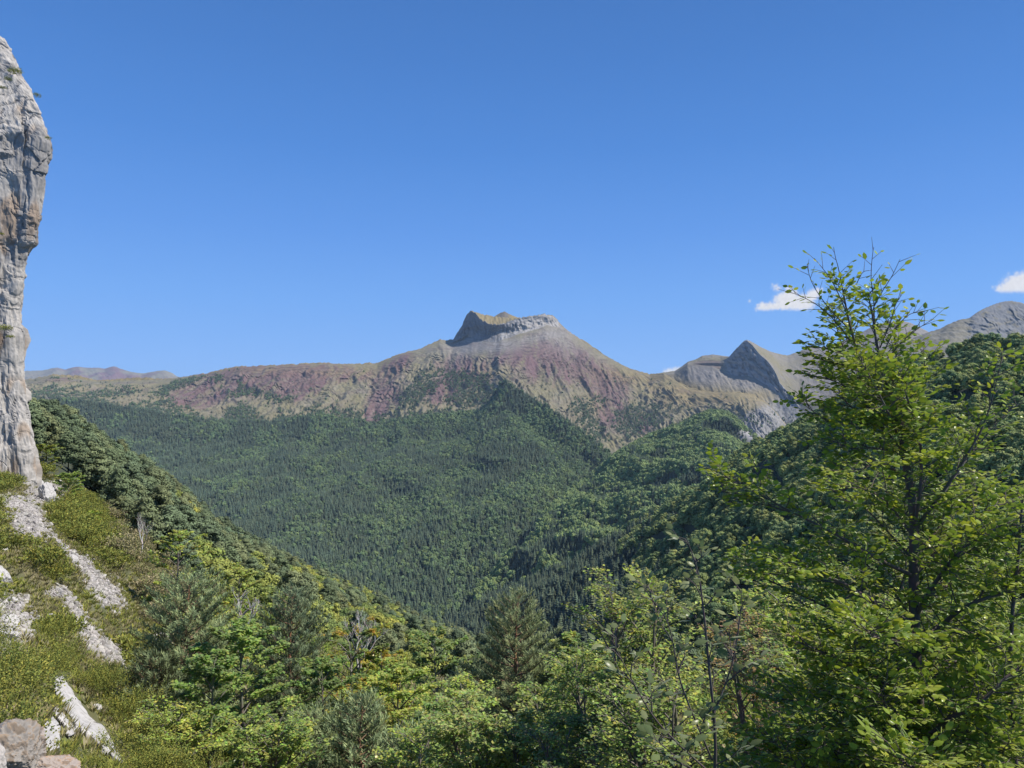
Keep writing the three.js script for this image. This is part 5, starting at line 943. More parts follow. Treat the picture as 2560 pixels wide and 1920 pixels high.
leafyTree(11, 'broadleaf_tree', 625, 1570, 18.5, 215, 'bright green broadleaf tree between the left and middle pines', 'broadleaf tree', { cols: GREENB, n: 10608, leaf: 0.097 });
leafyTree(12, 'broadleaf_tree', 890, 1590, 25, 250, 'half-dead tree with yellow leaves and bare pale branches at top', 'broadleaf tree', { cols: YELLOW.concat(MIDG), n: 6120, leaf: 0.103, bare: 0.3, lowF: 0.3, bark: [0.22, 0.20, 0.17] });
bareTree(13, 'dead_tree', 893, 1526, 25.4, 'pale bare dead branches rising above the yellow-leaved tree', { H: 3.1, vBase: 1760, r0: 0.075, spread: 0.55, gen: 4 });
leafyTree(14, 'broadleaf_tree', 1010, 1672, 20, 190, 'light green slender broadleaf tree right of the yellow-leaved tree', 'broadleaf tree', { cols: LIGHT, n: 8568, leaf: 0.085 });
leafyTree(15, 'broadleaf_tree', 960, 1640, 24, 170, 'yellowish green tree behind the light green slender tree', 'broadleaf tree', { cols: LIGHT.concat(YELLOW), n: 6528, leaf: 0.103 });
leafyTree(16, 'leafy_shrub', 1120, 1770, 16.5, 190, 'dark green shrub at the bottom, left of the sunlit pale shrubs', 'shrub', { cols: MIDG, n: 7344, leaf: 0.080, stems: 4 });
leafyTree(17, 'leafy_shrub', 1195, 1770, 12.5, 230, 'sunlit pale yellow-green shrub at the bottom centre', 'shrub', { cols: [[0.36, 0.43, 0.11], [0.43, 0.48, 0.15], [0.28, 0.37, 0.09]], n: 6936, leaf: 0.071, stems: 6, upright: 0.8 });
leafyTree(18, 'leafy_shrub', 1330, 1800, 12, 210, 'sunlit pale shrub right of the bottom centre one', 'shrub', { cols: [[0.35, 0.41, 0.09], [0.40, 0.45, 0.11], [0.26, 0.34, 0.08]], n: 6120, leaf: 0.071, stems: 5, upright: 0.8 });
leafyTree(19, 'broadleaf_tree', 1440, 1600, 22, 230, 'yellow-green leafy tree right of the broad near pine', 'broadleaf tree', { cols: LIGHT.concat(MIDG), n: 9384, leaf: 0.097 });
leafyTree(20, 'leafy_shrub', 1400, 1700, 16, 230, 'mid green shrub below the yellow-green tree right of the broad pine', 'shrub', { cols: MIDG.concat(LIGHT), n: 8568, leaf: 0.074, stems: 5 });
leafyTree(21, 'leafy_shrub', 1600, 1455, 10.5, 300, 'tall hazel-like shrub with small bright leaves behind the grey-leaved sapling', 'shrub', { cols: LIGHT.concat([[0.22, 0.25, 0.045]]), n: 11424, leaf: 0.055, stems: 7, upright: 0.9 });
leafyTree(22, 'leafy_shrub', 1490, 1640, 11.5, 250, 'small-leaved green shrub left of the grey-leaved sapling', 'shrub', { cols: MIDG.concat(LIGHT), n: 9384, leaf: 0.057, stems: 6, upright: 0.8 });
leafyTree(23, 'leafy_shrub', 1880, 1560, 13, 240, 'russet and green shrub seen through the gap behind the beech', 'shrub', { cols: [[0.36, 0.23, 0.11], [0.30, 0.26, 0.09], [0.25, 0.29, 0.07], [0.44, 0.29, 0.09]], n: 7344, leaf: 0.057, stems: 6, upright: 0.7 });
leafyTree(24, 'leafy_shrub', 2010, 1400, 15, 420, 'pale yellow-green shrub behind the beech trunk', 'shrub', { cols: LIGHT, n: 10608, leaf: 0.080, stems: 6, upright: 0.6 });
leafyTree(25, 'leafy_shrub', 2330, 1330, 14, 330, 'small-leaved olive shrub right behind the beech trunk', 'shrub', { cols: LIGHT.concat(OLIVE), n: 10608, leaf: 0.068, stems: 6, upright: 0.6 });
leafyTree(26, 'broadleaf_tree', 1100, 1590, 36, 190, 'green tree behind and left of the broad near pine', 'broadleaf tree', { cols: MIDG, n: 6528, leaf: 0.137 });
leafyTree(27, 'broadleaf_tree', 560, 1500, 32, 120, 'yellow-green tree behind the leftmost near pine', 'broadleaf tree', { cols: LIGHT.concat(YELLOW), n: 5304, leaf: 0.125 });
leafyTree(28, 'broadleaf_tree', 615, 1418, 47, 150, 'pale yellow-green tree behind the gnarled bare tree', 'broadleaf tree', { cols: [[0.36, 0.41, 0.08], [0.41, 0.44, 0.09]], n: 5712, leaf: 0.160 });
leafyTree(29, 'broadleaf_tree', 455, 1330, 62, 150, 'yellow-green tree above the leftmost near pine', 'broadleaf tree', { cols: LIGHT.concat([[0.25, 0.25, 0.05]]), n: 5304, leaf: 0.205 });
leafyTree(30, 'broadleaf_tree', 222, 1298, 88, 66, 'small lime green tree on the slope below the cliff', 'broadleaf tree', { cols: [[0.38, 0.46, 0.045], [0.32, 0.40, 0.045]], n: 2856, leaf: 0.251 });
leafyTree(31, 'broadleaf_tree', 176, 1190, 104, 70, 'light green tree right of the pale outcrop at the cliff foot', 'broadleaf tree', { cols: [[0.32, 0.43, 0.08], [0.27, 0.37, 0.07]], n: 3264, leaf: 0.274 });
leafyTree(32, 'broadleaf_tree', 112, 1120, 112, 80, 'yellow-green tree behind the foot of the cliff', 'broadleaf tree', { cols: [[0.24, 0.31, 0.045], [0.29, 0.32, 0.045]], n: 3672, leaf: 0.274 });
leafyTree(33, 'broadleaf_tree', 690, 1580, 26, 150, 'green leafy tree filling the gap left of the middle pine', 'broadleaf tree', { cols: GREENB, n: 6120, leaf: 0.103 });
leafyTree(34, 'broadleaf_tree', 820, 1660, 21, 170, 'mid green tree at the right side of the middle pine', 'broadleaf tree', { cols: MIDG.concat(GREENB), n: 6936, leaf: 0.091 });
leafyTree(35, 'broadleaf_tree', 540, 1640, 17, 150, 'bright green young tree at the right of the leftmost near pine', 'broadleaf tree', { cols: GREENB, n: 6120, leaf: 0.085 });
leafyTree(51, 'leafy_shrub', 1130, 1690, 19, 200, 'fresh green shrub between the slender tree and the broad near pine', 'shrub', { cols: LIGHT, n: 6240, leaf: 0.085, stems: 5 });
leafyTree(52, 'leafy_shrub', 1050, 1790, 14, 200, 'yellow-green shrub at the bottom edge below the slender tree', 'shrub', { cols: LIGHT.concat(GREENB), n: 5760, leaf: 0.068, stems: 6 });
leafyTree(53, 'leafy_shrub', 1430, 1770, 10.5, 260, 'shaded leafy shrub at the bottom edge left of the sapling', 'shrub', { cols: MIDG, n: 6720, leaf: 0.057, stems: 7 });
leafyTree(54, 'leafy_shrub', 1660, 1700, 8.5, 360, 'leafy shrub around the foot of the grey-leaved sapling', 'shrub', { cols: MIDG.concat(LIGHT), n: 8400, leaf: 0.051, stems: 8 });
leafyTree(55, 'leafy_shrub', 690, 1790, 16, 220, 'bright shrub at the bottom edge left of the bare reddish trunk', 'shrub', { cols: GREENB.concat(LIGHT), n: 6720, leaf: 0.074, stems: 6 });
leafyTree(56, 'leafy_shrub', 905, 1700, 21, 190, 'leafy yellow-green undergrowth below the yellow-leaved tree', 'shrub', { cols: LIGHT.concat(YELLOW), n: 6000, leaf: 0.085, stems: 6 });
leafyTree(57, 'leafy_shrub', 2130, 1560, 9.5, 480, 'leafy thicket behind the lower beech branches', 'shrub', { cols: MIDG.concat(LIGHT), n: 9600, leaf: 0.063, stems: 8 });
leafyTree(58, 'leafy_shrub', 2450, 1480, 9.5, 420, 'leafy thicket right behind the beech at the frame edge', 'shrub', { cols: MIDG.concat(LIGHT), n: 8400, leaf: 0.063, stems: 8 });
leafyTree(59, 'leafy_shrub', 470, 1780, 16, 190, 'yellow-green bush in front of the leftmost near pine', 'shrub', { cols: LIGHT, n: 4320, leaf: 0.068, stems: 6 });
bareTree(36, 'gnarled_tree', 592, 1490, 43, 'gnarled grey bare tree with crooked pale limbs on the slope', { vBase: 1626, H: 3.3, r0: 0.15, spread: 0.8, gen: 4, col: [0.36, 0.34, 0.31] });
bareTree(37, 'dead_tree', 352, 1310, 92, 'thin grey dead tree among pines under the left ridge', { H: 5.5, vBase: 1400, r0: 0.1, spread: 0.6 });
bareTree(38, 'dead_tree', 110, 1000, 236, 'bare grey snag standing on the ridge beside the cliff', { H: 9, vBase: 1048, r0: 0.16, spread: 0.15, gen: 2 });

// ---------------------------------------------------------------- the beech on the right
const SHAPE = [[0, 0, 0], [0.34, 0.02, 0], [0.7, 0.015, 0], [1, -0.07, 0], [0.3, -0.03, 0.27], [0.68, -0.035, 0.25], [0.3, -0.03, -0.27], [0.68, -0.035, -0.25]], FACES = [0, 4, 1, 1, 4, 5, 1, 5, 2, 2, 5, 3, 0, 1, 6, 1, 7, 6, 1, 2, 7, 2, 3, 7];
function leafInto(mb, L) { const first = mb.p.length / 3, c2 = L.c.map((x) => x * 0.88); SHAPE.forEach(([x, y, z], i) => mb.v(L.p.x + (L.d.x * x + L.n.x * y + L.s.x * z * L.w) * L.len, L.p.y + (L.d.y * x + L.n.y * y + L.s.y * z * L.w) * L.len, L.p.z + (L.d.z * x + L.n.z * y + L.s.z * z * L.w) * L.len, i > 3 ? c2 : L.c)); for (let i = 0; i < FACES.length; i += 3) mb.t(first + FACES[i], first + FACES[i + 1], first + FACES[i + 2]); }
function leafyPlant(name, base, label, category, { limbs, cols, leaf, gap, mat, bark, own = 300, seed, wide = 1, limit }) {
  const r = rngOf(seed), t = thing(name, base, 0, label, category), L = [], twig = new MB(), branch = new MB();
  for (const limb of limbs) {
    const raw = limb.pts.map(([u, v, d]) => at(u, v, d).sub(base)), n = Math.max(4, raw.length * 4), pts = curve(raw, n), len = pts.reduce((s, p, i) => s + (i ? p.distanceTo(pts[i - 1]) : 0), 0), on = (f) => { const q = clamp(f) * n, i = Math.min(n - 1, Math.floor(q)); return [pts[i].clone().lerp(pts[i + 1], q - i), pts[i + 1].clone().sub(pts[i]).normalize()]; };
    const wm = limb.trunk ? new MB() : branch;
    tube(wm, pts, taper(n + 1, limb.r0, limb.r1, 0.8), limb.trunk ? 9 : 5, () => bark.map((x) => x * (0.75 + 0.5 * r())));
    if (limb.trunk) { part('trunk', wm.geo(), barkMat, t); TRIS += wm.tris; }
    const leaves = (a, b, dir, dens = 1, flat = V(0, 1, 0)) => {       // a twig with leaves set alternately in one plane
      flat = flat.clone().add(rv(r).multiplyScalar(0.55)).normalize(); const l = a.distanceTo(b), m = Math.max(2, Math.round(l / gap * dens)), sd0 = dir.clone().cross(flat).normalize(), nn = sd0.clone().cross(dir).normalize(), col = any(cols, r);
      for (let k = 0; k < m; k++) {
        const p = a.clone().lerp(b, (k + 0.7) / m), sg = k % 2 ? 1 : -1, last = k === m - 1, d = dir.clone().multiplyScalar(last ? 1 : 0.72).addScaledVector(sd0, last ? 0 : sg * (0.75 + 0.3 * r())).add(rv(r).multiplyScalar(0.24)).add(V(0, -0.18, 0)).normalize(), nrm = nn.clone().add(rv(r).multiplyScalar(0.62)); nrm.addScaledVector(d, -nrm.dot(d)).normalize();
        L.push({ p: p.addScaledVector(d, 0.006), d, n: nrm, s: d.clone().cross(nrm).normalize(), len: leaf * (0.68 + 0.55 * r()), w: wide * (0.85 + 0.3 * r()), c: vary(col, r, 0.2) });
      }
    };
    const step = limb.step ?? 0.13, K = Math.floor(len / step);
    for (let k = 0; k < K; k++) {
      const f = lerp(limb.from ?? 0.1, 1, (k + r() * 0.7) / K), [p, tan] = on(f), q = (limb.phase ?? 0) + k * 2.399 + r();
      let out = V(Math.cos(q), 0.12 + 0.3 * r(), Math.sin(q)); out.addScaledVector(tan, -out.dot(tan)).normalize();
      const dir = out.multiplyScalar(limb.side ?? 1).addScaledVector(tan, 0.55 + 0.5 * f).add(V(0, limb.lift ?? 0.05, 0)).normalize(), bl = (limb.reach ?? 0.6) * (0.55 + 0.7 * r()) * (1 - 0.55 * f);
      if (limb.sparse) { const e = p.clone().addScaledVector(dir, 0.09 + 0.08 * r()); tube(twig, [p, e], [0.003, 0.0015], 3, bark); if (r() < 0.75) leaves(p.clone().lerp(e, 0.3), e, dir, 0.6); continue; }
      const be = p.clone().addScaledVector(dir, bl).add(V(0, -0.06 * bl, 0)), mid = p.clone().lerp(be, 0.5).add(rv(r).multiplyScalar(0.03)), bp = [p, mid, be];
      tube(twig, bp, [0.003 + bl * 0.006, 0.003 + bl * 0.003, 0.0016], 4, bark);
      const m = Math.max(2, Math.round(bl / 0.066));
      for (let j = 0; j < m; j++) {
        const g = 0.15 + 0.85 * (j + 0.5) / m, a = g < 0.5 ? p.clone().lerp(mid, g * 2) : mid.clone().lerp(be, g * 2 - 1), sd = dir.clone().cross(V(0, 1, 0)).normalize(), td = dir.clone().multiplyScalar(0.8).addScaledVector(sd, (j % 2 ? 1 : -1) * (0.6 + 0.4 * r())).add(V(0, 0.22 * (r() - 0.45), 0)).normalize(), tl = (0.10 + 0.24 * (1 - g) * bl) * (0.6 + 0.7 * r()), te = a.clone().addScaledVector(td, tl);
        tube(twig, [a, te], [0.0026, 0.0012], 3, bark); leaves(a, te, td, limb.dens ?? 1);
      }
      leaves(mid, be, dir, limb.dens ?? 1);
    }
  }
  if (branch.tris) part('branches', branch.geo(), barkMat, t); if (twig.tris) part('twigs', twig.geo(), barkMat, t, 'stuff');
  // the leaves that show largest are parts of their own
  for (const q of L) { const w = q.p.clone().add(base), [u, v] = uvOf(w.x, w.y, w.z), view = w.clone().sub(camera.position).normalize(); q.show = (u < -10 || u > 2570 || v > 1930) ? 0 : q.len * q.len * (0.25 + Math.abs(view.dot(q.n))) / (w.z * w.z) * (v < 1000 ? 2.2 : 1); }
  L.sort((a, b) => b.show - a.show);
  const singles = L.slice(0, own), rest = L.slice(own), kinds = [0, 1, 2, 3, 4, 5].map((k) => { const mb = new MB(); leafInto(mb, { p: V(0, 0, 0), d: V(1, 0, 0), n: V(0, 1, 0), s: V(0, 0, 1), len: 1, w: 1, c: vary(cols[k % cols.length], r, 0.15) }); return mb.geo(); });
  const B = new THREE.Matrix4();
  singles.forEach((q, i) => { const o = part(i ? 'leaf_' + String(i).padStart(3, '0') : 'leaf', any(kinds, r), mat, t); B.makeBasis(q.d, q.n, q.s); o.quaternion.setFromRotationMatrix(B); o.position.copy(q.p); o.scale.set(q.len, q.len, q.len * q.w); });
  const mb = new MB(); for (const q of rest) leafInto(mb, q); if (rest.length) part('leaves', mb.geo(), mat, t, 'stuff');
  TRIS += branch.tris + twig.tris + mb.tris + own * 8; console.log(name, L.length, 'leaves');
  return t;
}
const D = 6.6, BEECHLEAF = [[0.242, 0.326, 0.029], [0.302, 0.381, 0.032], [0.181, 0.268, 0.029], [0.375, 0.414, 0.036]];
const limb = (pts, r0, r1, o = {}) => ({ pts, r0, r1, ...o });
leafyPlant('beech_tree', at(2300, 2080, D), 'young beech with dark forked trunk reaching above the skyline at right', 'beech tree', {
  seed: 501, cols: BEECHLEAF, leaf: 0.061, gap: 0.031, mat: leafMat, bark: [0.10, 0.082, 0.068],
  limbs: [
    limb([[2300, 2080, D], [2296, 1800, D], [2286, 1560, D], [2284, 1420, D], [2284, 1300, D], [2271, 1190, D], [2254, 1120, D]], 0.054, 0.03, { trunk: true, from: 0.35, step: 0.2, reach: 0.6 }),
    limb([[2254, 1120, D], [2223, 1092, D], [2194, 1053, D + 0.05], [2170, 1015, D + 0.1], [2155, 960, D + 0.1], [2142, 880, D + 0.1], [2122, 800, D + 0.1], [2110, 740, D + 0.1], [2102, 700, D + 0.1]], 0.026, 0.005, { step: 0.036, reach: 0.34, from: 0.05 }),
    limb([[2258, 1130, D], [2250, 1060, D - 0.1], [2232, 995, D - 0.15], [2208, 930, D - 0.2], [2192, 860, D - 0.2], [2180, 780, D - 0.2], [2168, 730, D - 0.2]], 0.028, 0.005, { step: 0.036, reach: 0.34, from: 0.08 }),
    limb([[2284, 1330, D], [2302, 1210, D - 0.2], [2300, 1100, D - 0.3], [2270, 1000, D - 0.3], [2246, 930, D - 0.3]], 0.018, 0.005, { step: 0.045, reach: 0.42 }),
    limb([[2160, 990, D], [2120, 900, D + 0.3], [2095, 830, D + 0.35], [2080, 770, D + 0.35]], 0.01, 0.003, { step: 0.04, reach: 0.22 }),
    limb([[2225, 980, D], [2240, 900, D + 0.2], [2235, 840, D + 0.25], [2215, 800, D + 0.25]], 0.01, 0.003, { step: 0.04, reach: 0.22 }),
    limb([[2245, 1060, D], [2290, 990, D + 0.1], [2310, 930, D + 0.1], [2310, 880, D + 0.1]], 0.01, 0.003, { step: 0.045, reach: 0.34 }),
    limb([[2200, 1060, D], [2120, 1010, D + 0.4], [2090, 960, D + 0.5], [2070, 900, D + 0.5]], 0.011, 0.003, { step: 0.045, reach: 0.36 }),
    limb([[2250, 1100, D], [2210, 1010, D - 0.5], [2180, 950, D - 0.6], [2150, 900, D - 0.6]], 0.011, 0.003, { step: 0.045, reach: 0.36 }),
    limb([[2275, 1200, D], [2200, 1160, D - 0.4], [2130, 1180, D - 0.6], [2070, 1190, D - 0.6]], 0.012, 0.003, { step: 0.05, reach: 0.42 }),
    limb([[2280, 1250, D], [2340, 1160, D + 0.3], [2390, 1120, D + 0.4], [2420, 1090, D + 0.4]], 0.012, 0.003, { step: 0.06, reach: 0.4 }),
    limb([[2292, 1720, D], [2220, 1650, D + 0.30], [2120, 1600, D + 0.60], [2010, 1560, D + 0.90]], 0.016, 0.003, { step: 0.055, reach: 0.55, from: 0.12 }),
    limb([[2296, 1860, D], [2230, 1760, D + -0.23], [2140, 1700, D + -0.47], [2060, 1690, D + -0.70]], 0.016, 0.003, { step: 0.055, reach: 0.55, from: 0.12 }),
    limb([[2298, 1960, D], [2200, 1880, D + -0.40], [2100, 1830, D + -0.80], [1990, 1830, D + -1.20]], 0.016, 0.003, { step: 0.055, reach: 0.55, from: 0.12 }),
    limb([[2286, 1560, D], [2220, 1460, D + 0.13], [2130, 1390, D + 0.27], [2040, 1380, D + 0.40]], 0.016, 0.003, { step: 0.055, reach: 0.55, from: 0.12 }),
    limb([[2296, 1860, D], [2400, 1720, D + -0.20], [2470, 1680, D + -0.40], [2560, 1720, D + -0.60]], 0.016, 0.003, { step: 0.055, reach: 0.55, from: 0.12 }),
    limb([[2298, 1960, D], [2380, 1860, D + -0.50], [2440, 1860, D + -1.00], [2540, 1900, D + -1.50]], 0.016, 0.003, { step: 0.055, reach: 0.55, from: 0.12 }),
    limb([[2290, 1640, D], [2350, 1560, D + 0.27], [2420, 1600, D + 0.53], [2500, 1560, D + 0.80]], 0.016, 0.003, { step: 0.055, reach: 0.55, from: 0.12 }),
    limb([[2288, 1500, D], [2360, 1470, D + 0.30], [2430, 1420, D + 0.60], [2500, 1400, D + 0.90]], 0.016, 0.003, { step: 0.055, reach: 0.55, from: 0.12 }),
    limb([[2284, 1400, D], [2340, 1330, D + 0.23], [2400, 1260, D + 0.47], [2480, 1200, D + 0.70]], 0.016, 0.003, { step: 0.055, reach: 0.55, from: 0.12 }),
    limb([[2298, 1980, D], [2260, 1860, D + -0.47], [2220, 1780, D + -0.93], [2200, 1720, D + -1.40]], 0.016, 0.003, { step: 0.055, reach: 0.55, from: 0.12 }),
    limb([[2298, 1990, D], [2060, 1960, D + 0.20], [1930, 1960, D + 0.40], [1820, 1930, D + 0.60]], 0.016, 0.003, { step: 0.055, reach: 0.55, from: 0.12 }),
    limb([[2298, 1990, D], [2120, 1960, D + -0.30], [2030, 1940, D + -0.60], [1930, 1850, D + -0.90]], 0.016, 0.003, { step: 0.055, reach: 0.55, from: 0.12 }),
    limb([[2292, 1740, D], [2180, 1740, D + 0.47], [2060, 1730, D + 0.93], [1960, 1700, D + 1.40]], 0.016, 0.003, { step: 0.055, reach: 0.55, from: 0.12 }),
    limb([[2284, 1340, D], [2210, 1250, D + 0.30], [2150, 1220, D + 0.60], [2080, 1230, D + 0.90]], 0.016, 0.003, { step: 0.055, reach: 0.55, from: 0.12 }),
    limb([[2298, 2000, D], [2420, 1960, D + 0.13], [2500, 1930, D + 0.27], [2600, 1900, D + 0.40]], 0.016, 0.003, { step: 0.055, reach: 0.55, from: 0.12 }),
    // bare leaders against the sky
    limb([[2102, 700, D + 0.1], [2096, 670, D + 0.1], [2088, 640, D + 0.1], [2084, 617, D + 0.1]], 0.005, 0.002, { sparse: true, step: 0.09 }),
    limb([[2120, 790, D + 0.1], [2084, 710, D + 0.1], [2060, 675, D + 0.1], [2036, 646, D + 0.1]], 0.006, 0.002, { sparse: true, step: 0.07 }),
    limb([[2130, 830, D + 0.2], [2068, 765, D + 0.2], [2030, 706, D + 0.2], [2017, 664, D + 0.2]], 0.006, 0.002, { sparse: true, step: 0.06 }),
    limb([[2125, 850, D], [2066, 780, D], [2018, 748, D], [1978, 731, D]], 0.006, 0.002, { sparse: true, step: 0.05 }),
    limb([[2186, 810, D - 0.2], [2184, 745, D - 0.2], [2178, 700, D - 0.2], [2180, 650, D - 0.2], [2184, 618, D - 0.2]], 0.006, 0.002, { sparse: true, step: 0.09 }),
    limb([[2186, 765, D - 0.2], [2206, 728, D - 0.2], [2230, 690, D - 0.2], [2250, 648, D - 0.2]], 0.005, 0.002, { sparse: true, step: 0.07 }),
    limb([[2140, 712, D], [2158, 680, D], [2172, 676, D]], 0.004, 0.002, { sparse: true, step: 0.06 }),
    limb([[2200, 870, D - 0.2], [2228, 800, D - 0.3], [2240, 760, D - 0.3], [2256, 734, D - 0.3]], 0.006, 0.002, { sparse: true, step: 0.06 }),
    limb([[2205, 890, D - 0.2], [2240, 820, D - 0.3], [2276, 785, D - 0.3], [2310, 780, D - 0.3]], 0.006, 0.002, { sparse: true, step: 0.04 }),
    limb([[2215, 900, D - 0.2], [2260, 850, D - 0.3], [2300, 818, D - 0.3], [2330, 800, D - 0.3]], 0.006, 0.002, { sparse: true, step: 0.04 }),
    // flat sprays reaching left
    limb([[2165, 1000, D], [2110, 965, D - 0.1], [2066, 945, D - 0.1], [2020, 940, D - 0.1]], 0.009, 0.002, { step: 0.06, reach: 0.30, side: 0.7 }),
    limb([[2140, 900, D], [2090, 880, D], [2050, 868, D], [2022, 862, D]], 0.008, 0.002, { step: 0.05, reach: 0.2, side: 0.7 }),
    limb([[2150, 930, D], [2110, 912, D + 0.2], [2070, 905, D + 0.2], [2040, 894, D + 0.2]], 0.008, 0.002, { step: 0.06, reach: 0.22, side: 0.7 }),
    limb([[2194, 1060, D], [2140, 1060, D - 0.2], [2080, 1052, D - 0.2], [2035, 1030, D - 0.2], [2006, 1008, D - 0.2]], 0.011, 0.002, { step: 0.06, reach: 0.36 }),
    limb([[2240, 1130, D], [2180, 1120, D - 0.3], [2120, 1120, D - 0.4], [2080, 1100, D - 0.5]], 0.011, 0.003, { step: 0.06, reach: 0.4 }),
    limb([[2284, 1440, D], [2200, 1400, D - 0.2], [2080, 1330, D - 0.3], [1960, 1270, D - 0.4], [1880, 1225, D - 0.5], [1806, 1190, D - 0.5]], 0.02, 0.002, { step: 0.075, reach: 0.5, from: 0.2 }),
    limb([[1960, 1275, D - 0.4], [1890, 1255, D - 0.3], [1840, 1240, D - 0.3], [1800, 1222, D - 0.3]], 0.006, 0.002, { step: 0.06, reach: 0.28 }),
    limb([[2284, 1400, D], [2220, 1330, D + 0.3], [2160, 1270, D + 0.4], [2110, 1250, D + 0.4]], 0.012, 0.003, { step: 0.08, reach: 0.4 }),
    limb([[2286, 1560, D], [2180, 1500, D - 0.3], [2090, 1450, D - 0.5], [2000, 1430, D - 0.6], [1940, 1440, D - 0.7]], 0.022, 0.004, { step: 0.065, reach: 0.55, from: 0.15 }),
    limb([[2290, 1640, D], [2150, 1560, D + 0.3], [2030, 1500, D + 0.5], [1920, 1450, D + 0.6], [1840, 1410, D + 0.6]], 0.02, 0.004, { step: 0.065, reach: 0.6, from: 0.15 }),
    limb([[2294, 1760, D], [2180, 1690, D - 0.4], [2080, 1640, D - 0.7], [1980, 1600, D - 0.8]], 0.022, 0.004, { step: 0.065, reach: 0.6, from: 0.1 }),
    limb([[2296, 1860, D], [2160, 1800, D + 0.2], [2020, 1760, D + 0.3], [1900, 1740, D + 0.3]], 0.02, 0.004, { step: 0.06, reach: 0.65, from: 0.1 }),
    limb([[2298, 1960, D], [2140, 1910, D - 0.3], [2000, 1890, D - 0.3], [1880, 1880, D - 0.2]], 0.02, 0.004, { step: 0.06, reach: 0.65 }),
    // to the right
    limb([[2284, 1330, D], [2350, 1240, D - 0.1], [2410, 1150, D - 0.2], [2460, 1060, D - 0.2], [2490, 960, D - 0.2], [2506, 890, D - 0.2]], 0.018, 0.002, { step: 0.085, reach: 0.42, from: 0.25, dens: 0.8 }),
    limb([[2360, 1230, D - 0.1], [2440, 1120, D + 0.2], [2510, 1040, D + 0.2], [2560, 1000, D + 0.2]], 0.01, 0.002, { step: 0.09, reach: 0.4, dens: 0.8 }),
    limb([[2286, 1440, D], [2370, 1350, D], [2450, 1290, D], [2530, 1250, D], [2600, 1230, D]], 0.018, 0.004, { step: 0.07, reach: 0.5 }),
    limb([[2288, 1540, D], [2350, 1440, D - 0.3], [2400, 1380, D - 0.5], [2470, 1330, D - 0.6], [2560, 1290, D - 0.6]], 0.022, 0.004, { step: 0.065, reach: 0.5, from: 0.2 }),
    limb([[2290, 1640, D], [2380, 1540, D - 0.4], [2450, 1500, D - 0.6], [2560, 1470, D - 0.7], [2640, 1440, D - 0.7]], 0.024, 0.004, { step: 0.06, reach: 0.55, from: 0.15 }),
    limb([[2292, 1740, D], [2380, 1660, D + 0.3], [2480, 1620, D + 0.5], [2620, 1580, D + 0.6]], 0.02, 0.004, { step: 0.06, reach: 0.6, from: 0.1 }),
    limb([[2296, 1890, D], [2332, 1836, D - 0.9], [2385, 1790, D - 1.1], [2440, 1765, D - 1.2], [2520, 1690, D - 1.2], [2600, 1640, D - 1.2]], 0.03, 0.006, { step: 0.06, reach: 0.5, from: 0.25 }),
    limb([[2298, 1960, D], [2400, 1900, D - 0.5], [2500, 1850, D - 0.7], [2640, 1800, D - 0.8]], 0.022, 0.005, { step: 0.055, reach: 0.6 }),
    limb([[2290, 1600, D], [2230, 1600, D - 0.8], [2180, 1590, D - 1.3], [2170, 1580, D - 1.6]], 0.014, 0.003, { step: 0.06, reach: 0.45 }),
    limb([[2298, 2000, D], [2330, 1960, D - 1.2], [2300, 1930, D - 1.8], [2250, 1900, D - 2.0]], 0.018, 0.004, { step: 0.06, reach: 0.5 }),
    limb([[2292, 1700, D], [2300, 1660, D + 0.8], [2260, 1600, D + 1.4], [2200, 1560, D + 1.8]], 0.018, 0.004, { step: 0.06, reach: 0.7 }),
    limb([[2296, 1860, D], [2250, 1800, D + 0.9], [2150, 1760, D + 1.5], [2050, 1700, D + 1.8]], 0.018, 0.004, { step: 0.06, reach: 0.8 }),
    limb([[2296, 1860, D], [2380, 1780, D + 0.9], [2450, 1700, D + 1.4], [2540, 1640, D + 1.6]], 0.018, 0.004, { step: 0.06, reach: 0.8 }),
  ],
});
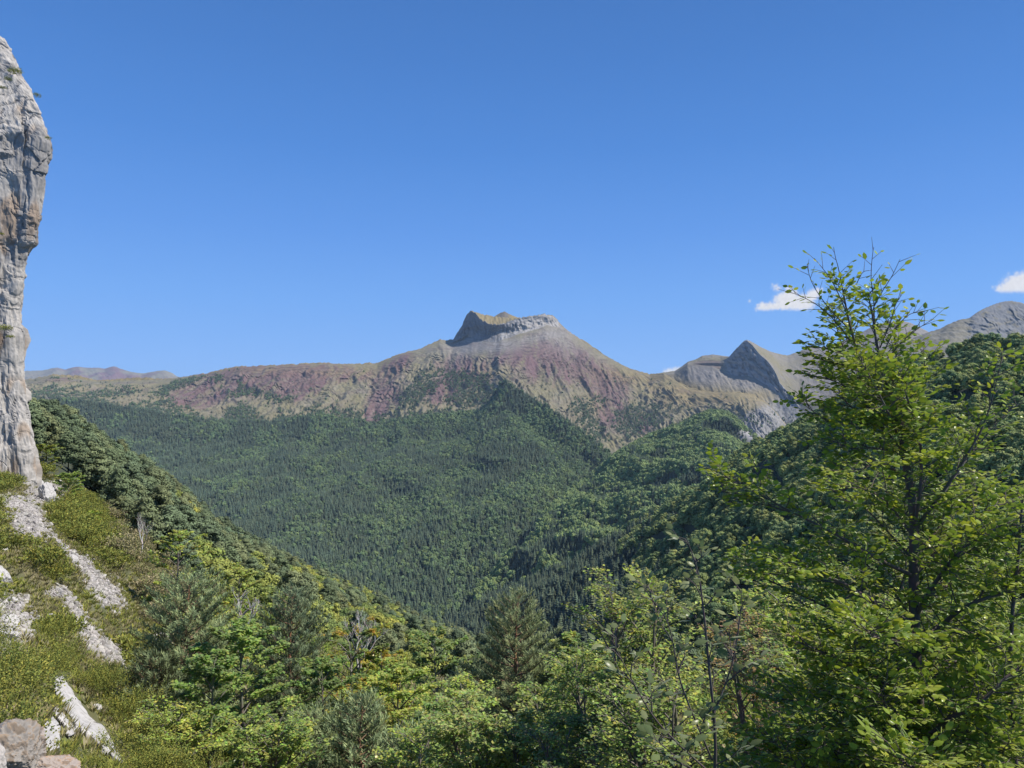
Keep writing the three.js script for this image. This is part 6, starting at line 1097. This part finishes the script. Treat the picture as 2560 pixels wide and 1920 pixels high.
leafyPlant('beech_tree', at(2545, 2000, 6.0), 'slim second beech stem at the right edge of the frame', 'beech tree', {
  seed: 502, cols: BEECHLEAF, leaf: 0.066, gap: 0.04, mat: leafMat, bark: [0.10, 0.082, 0.068], own: 150,
  limbs: [
    limb([[2545, 2000, 6.0], [2525, 1700, 6.0], [2532, 1520, 6.0], [2545, 1400, 6.0], [2556, 1250, 6.0]], 0.022, 0.008, { trunk: true, from: 0.1, step: 0.07, reach: 0.5 }),
    limb([[2535, 1500, 6.0], [2490, 1420, 6.1], [2440, 1370, 6.1], [2420, 1340, 6.1]], 0.008, 0.002, { step: 0.07, reach: 0.35 }),
    limb([[2528, 1640, 6.0], [2460, 1590, 5.8], [2420, 1580, 5.7]], 0.009, 0.002, { step: 0.07, reach: 0.35 }),
  ],
});
bareTree(39, 'bare_twig', 2300, 950, 7.4, 'bare forked pale twig standing right of the beech top', { H: 1.35, vBase: 1160, r0: 0.009, spread: 0.45, gen: 2, col: [0.36, 0.32, 0.29] });
// the sapling with large greyish leaves
leafyPlant('sapling', at(1772, 2050, 4.6), 'dark-stemmed sapling with large grey-green leaves left of the beech', 'sapling', {
  seed: 503, cols: [[0.16, 0.21, 0.075], [0.21, 0.25, 0.10], [0.12, 0.165, 0.06], [0.25, 0.28, 0.12]], leaf: 0.068, gap: 0.055, mat: leafMat, bark: [0.085, 0.07, 0.06], own: 260, wide: 1.05,
  limbs: [
    limb([[1784, 2050, 4.6], [1788, 1840, 4.6], [1772, 1660, 4.6], [1758, 1520, 4.6], [1745, 1430, 4.6], [1718, 1350, 4.6]], 0.012, 0.003, { trunk: true, from: 0.1, step: 0.16, reach: 0.3, lift: 0.4 }),
    limb([[1780, 1900, 4.6], [1700, 1700, 4.5], [1670, 1560, 4.5], [1610, 1470, 4.5]], 0.007, 0.002, { step: 0.14, reach: 0.24, lift: 0.4 }),
    limb([[1782, 1940, 4.6], [1640, 1800, 4.3], [1580, 1700, 4.2], [1530, 1600, 4.2]], 0.007, 0.002, { step: 0.14, reach: 0.24, lift: 0.4 }),
    limb([[1780, 1800, 4.6], [1830, 1660, 4.7], [1850, 1540, 4.7], [1855, 1470, 4.7]], 0.006, 0.002, { step: 0.15, reach: 0.24, lift: 0.4 }),
    limb([[1784, 1960, 4.6], [1700, 1900, 4.2], [1640, 1850, 4.0]], 0.006, 0.002, { step: 0.14, reach: 0.24, lift: 0.3 }),
  ],
});
console.log('own triangles', TRIS);
scene.updateMatrixWorld(true);
renderer.setSize(1024, 768);
renderer.render(scene, camera);
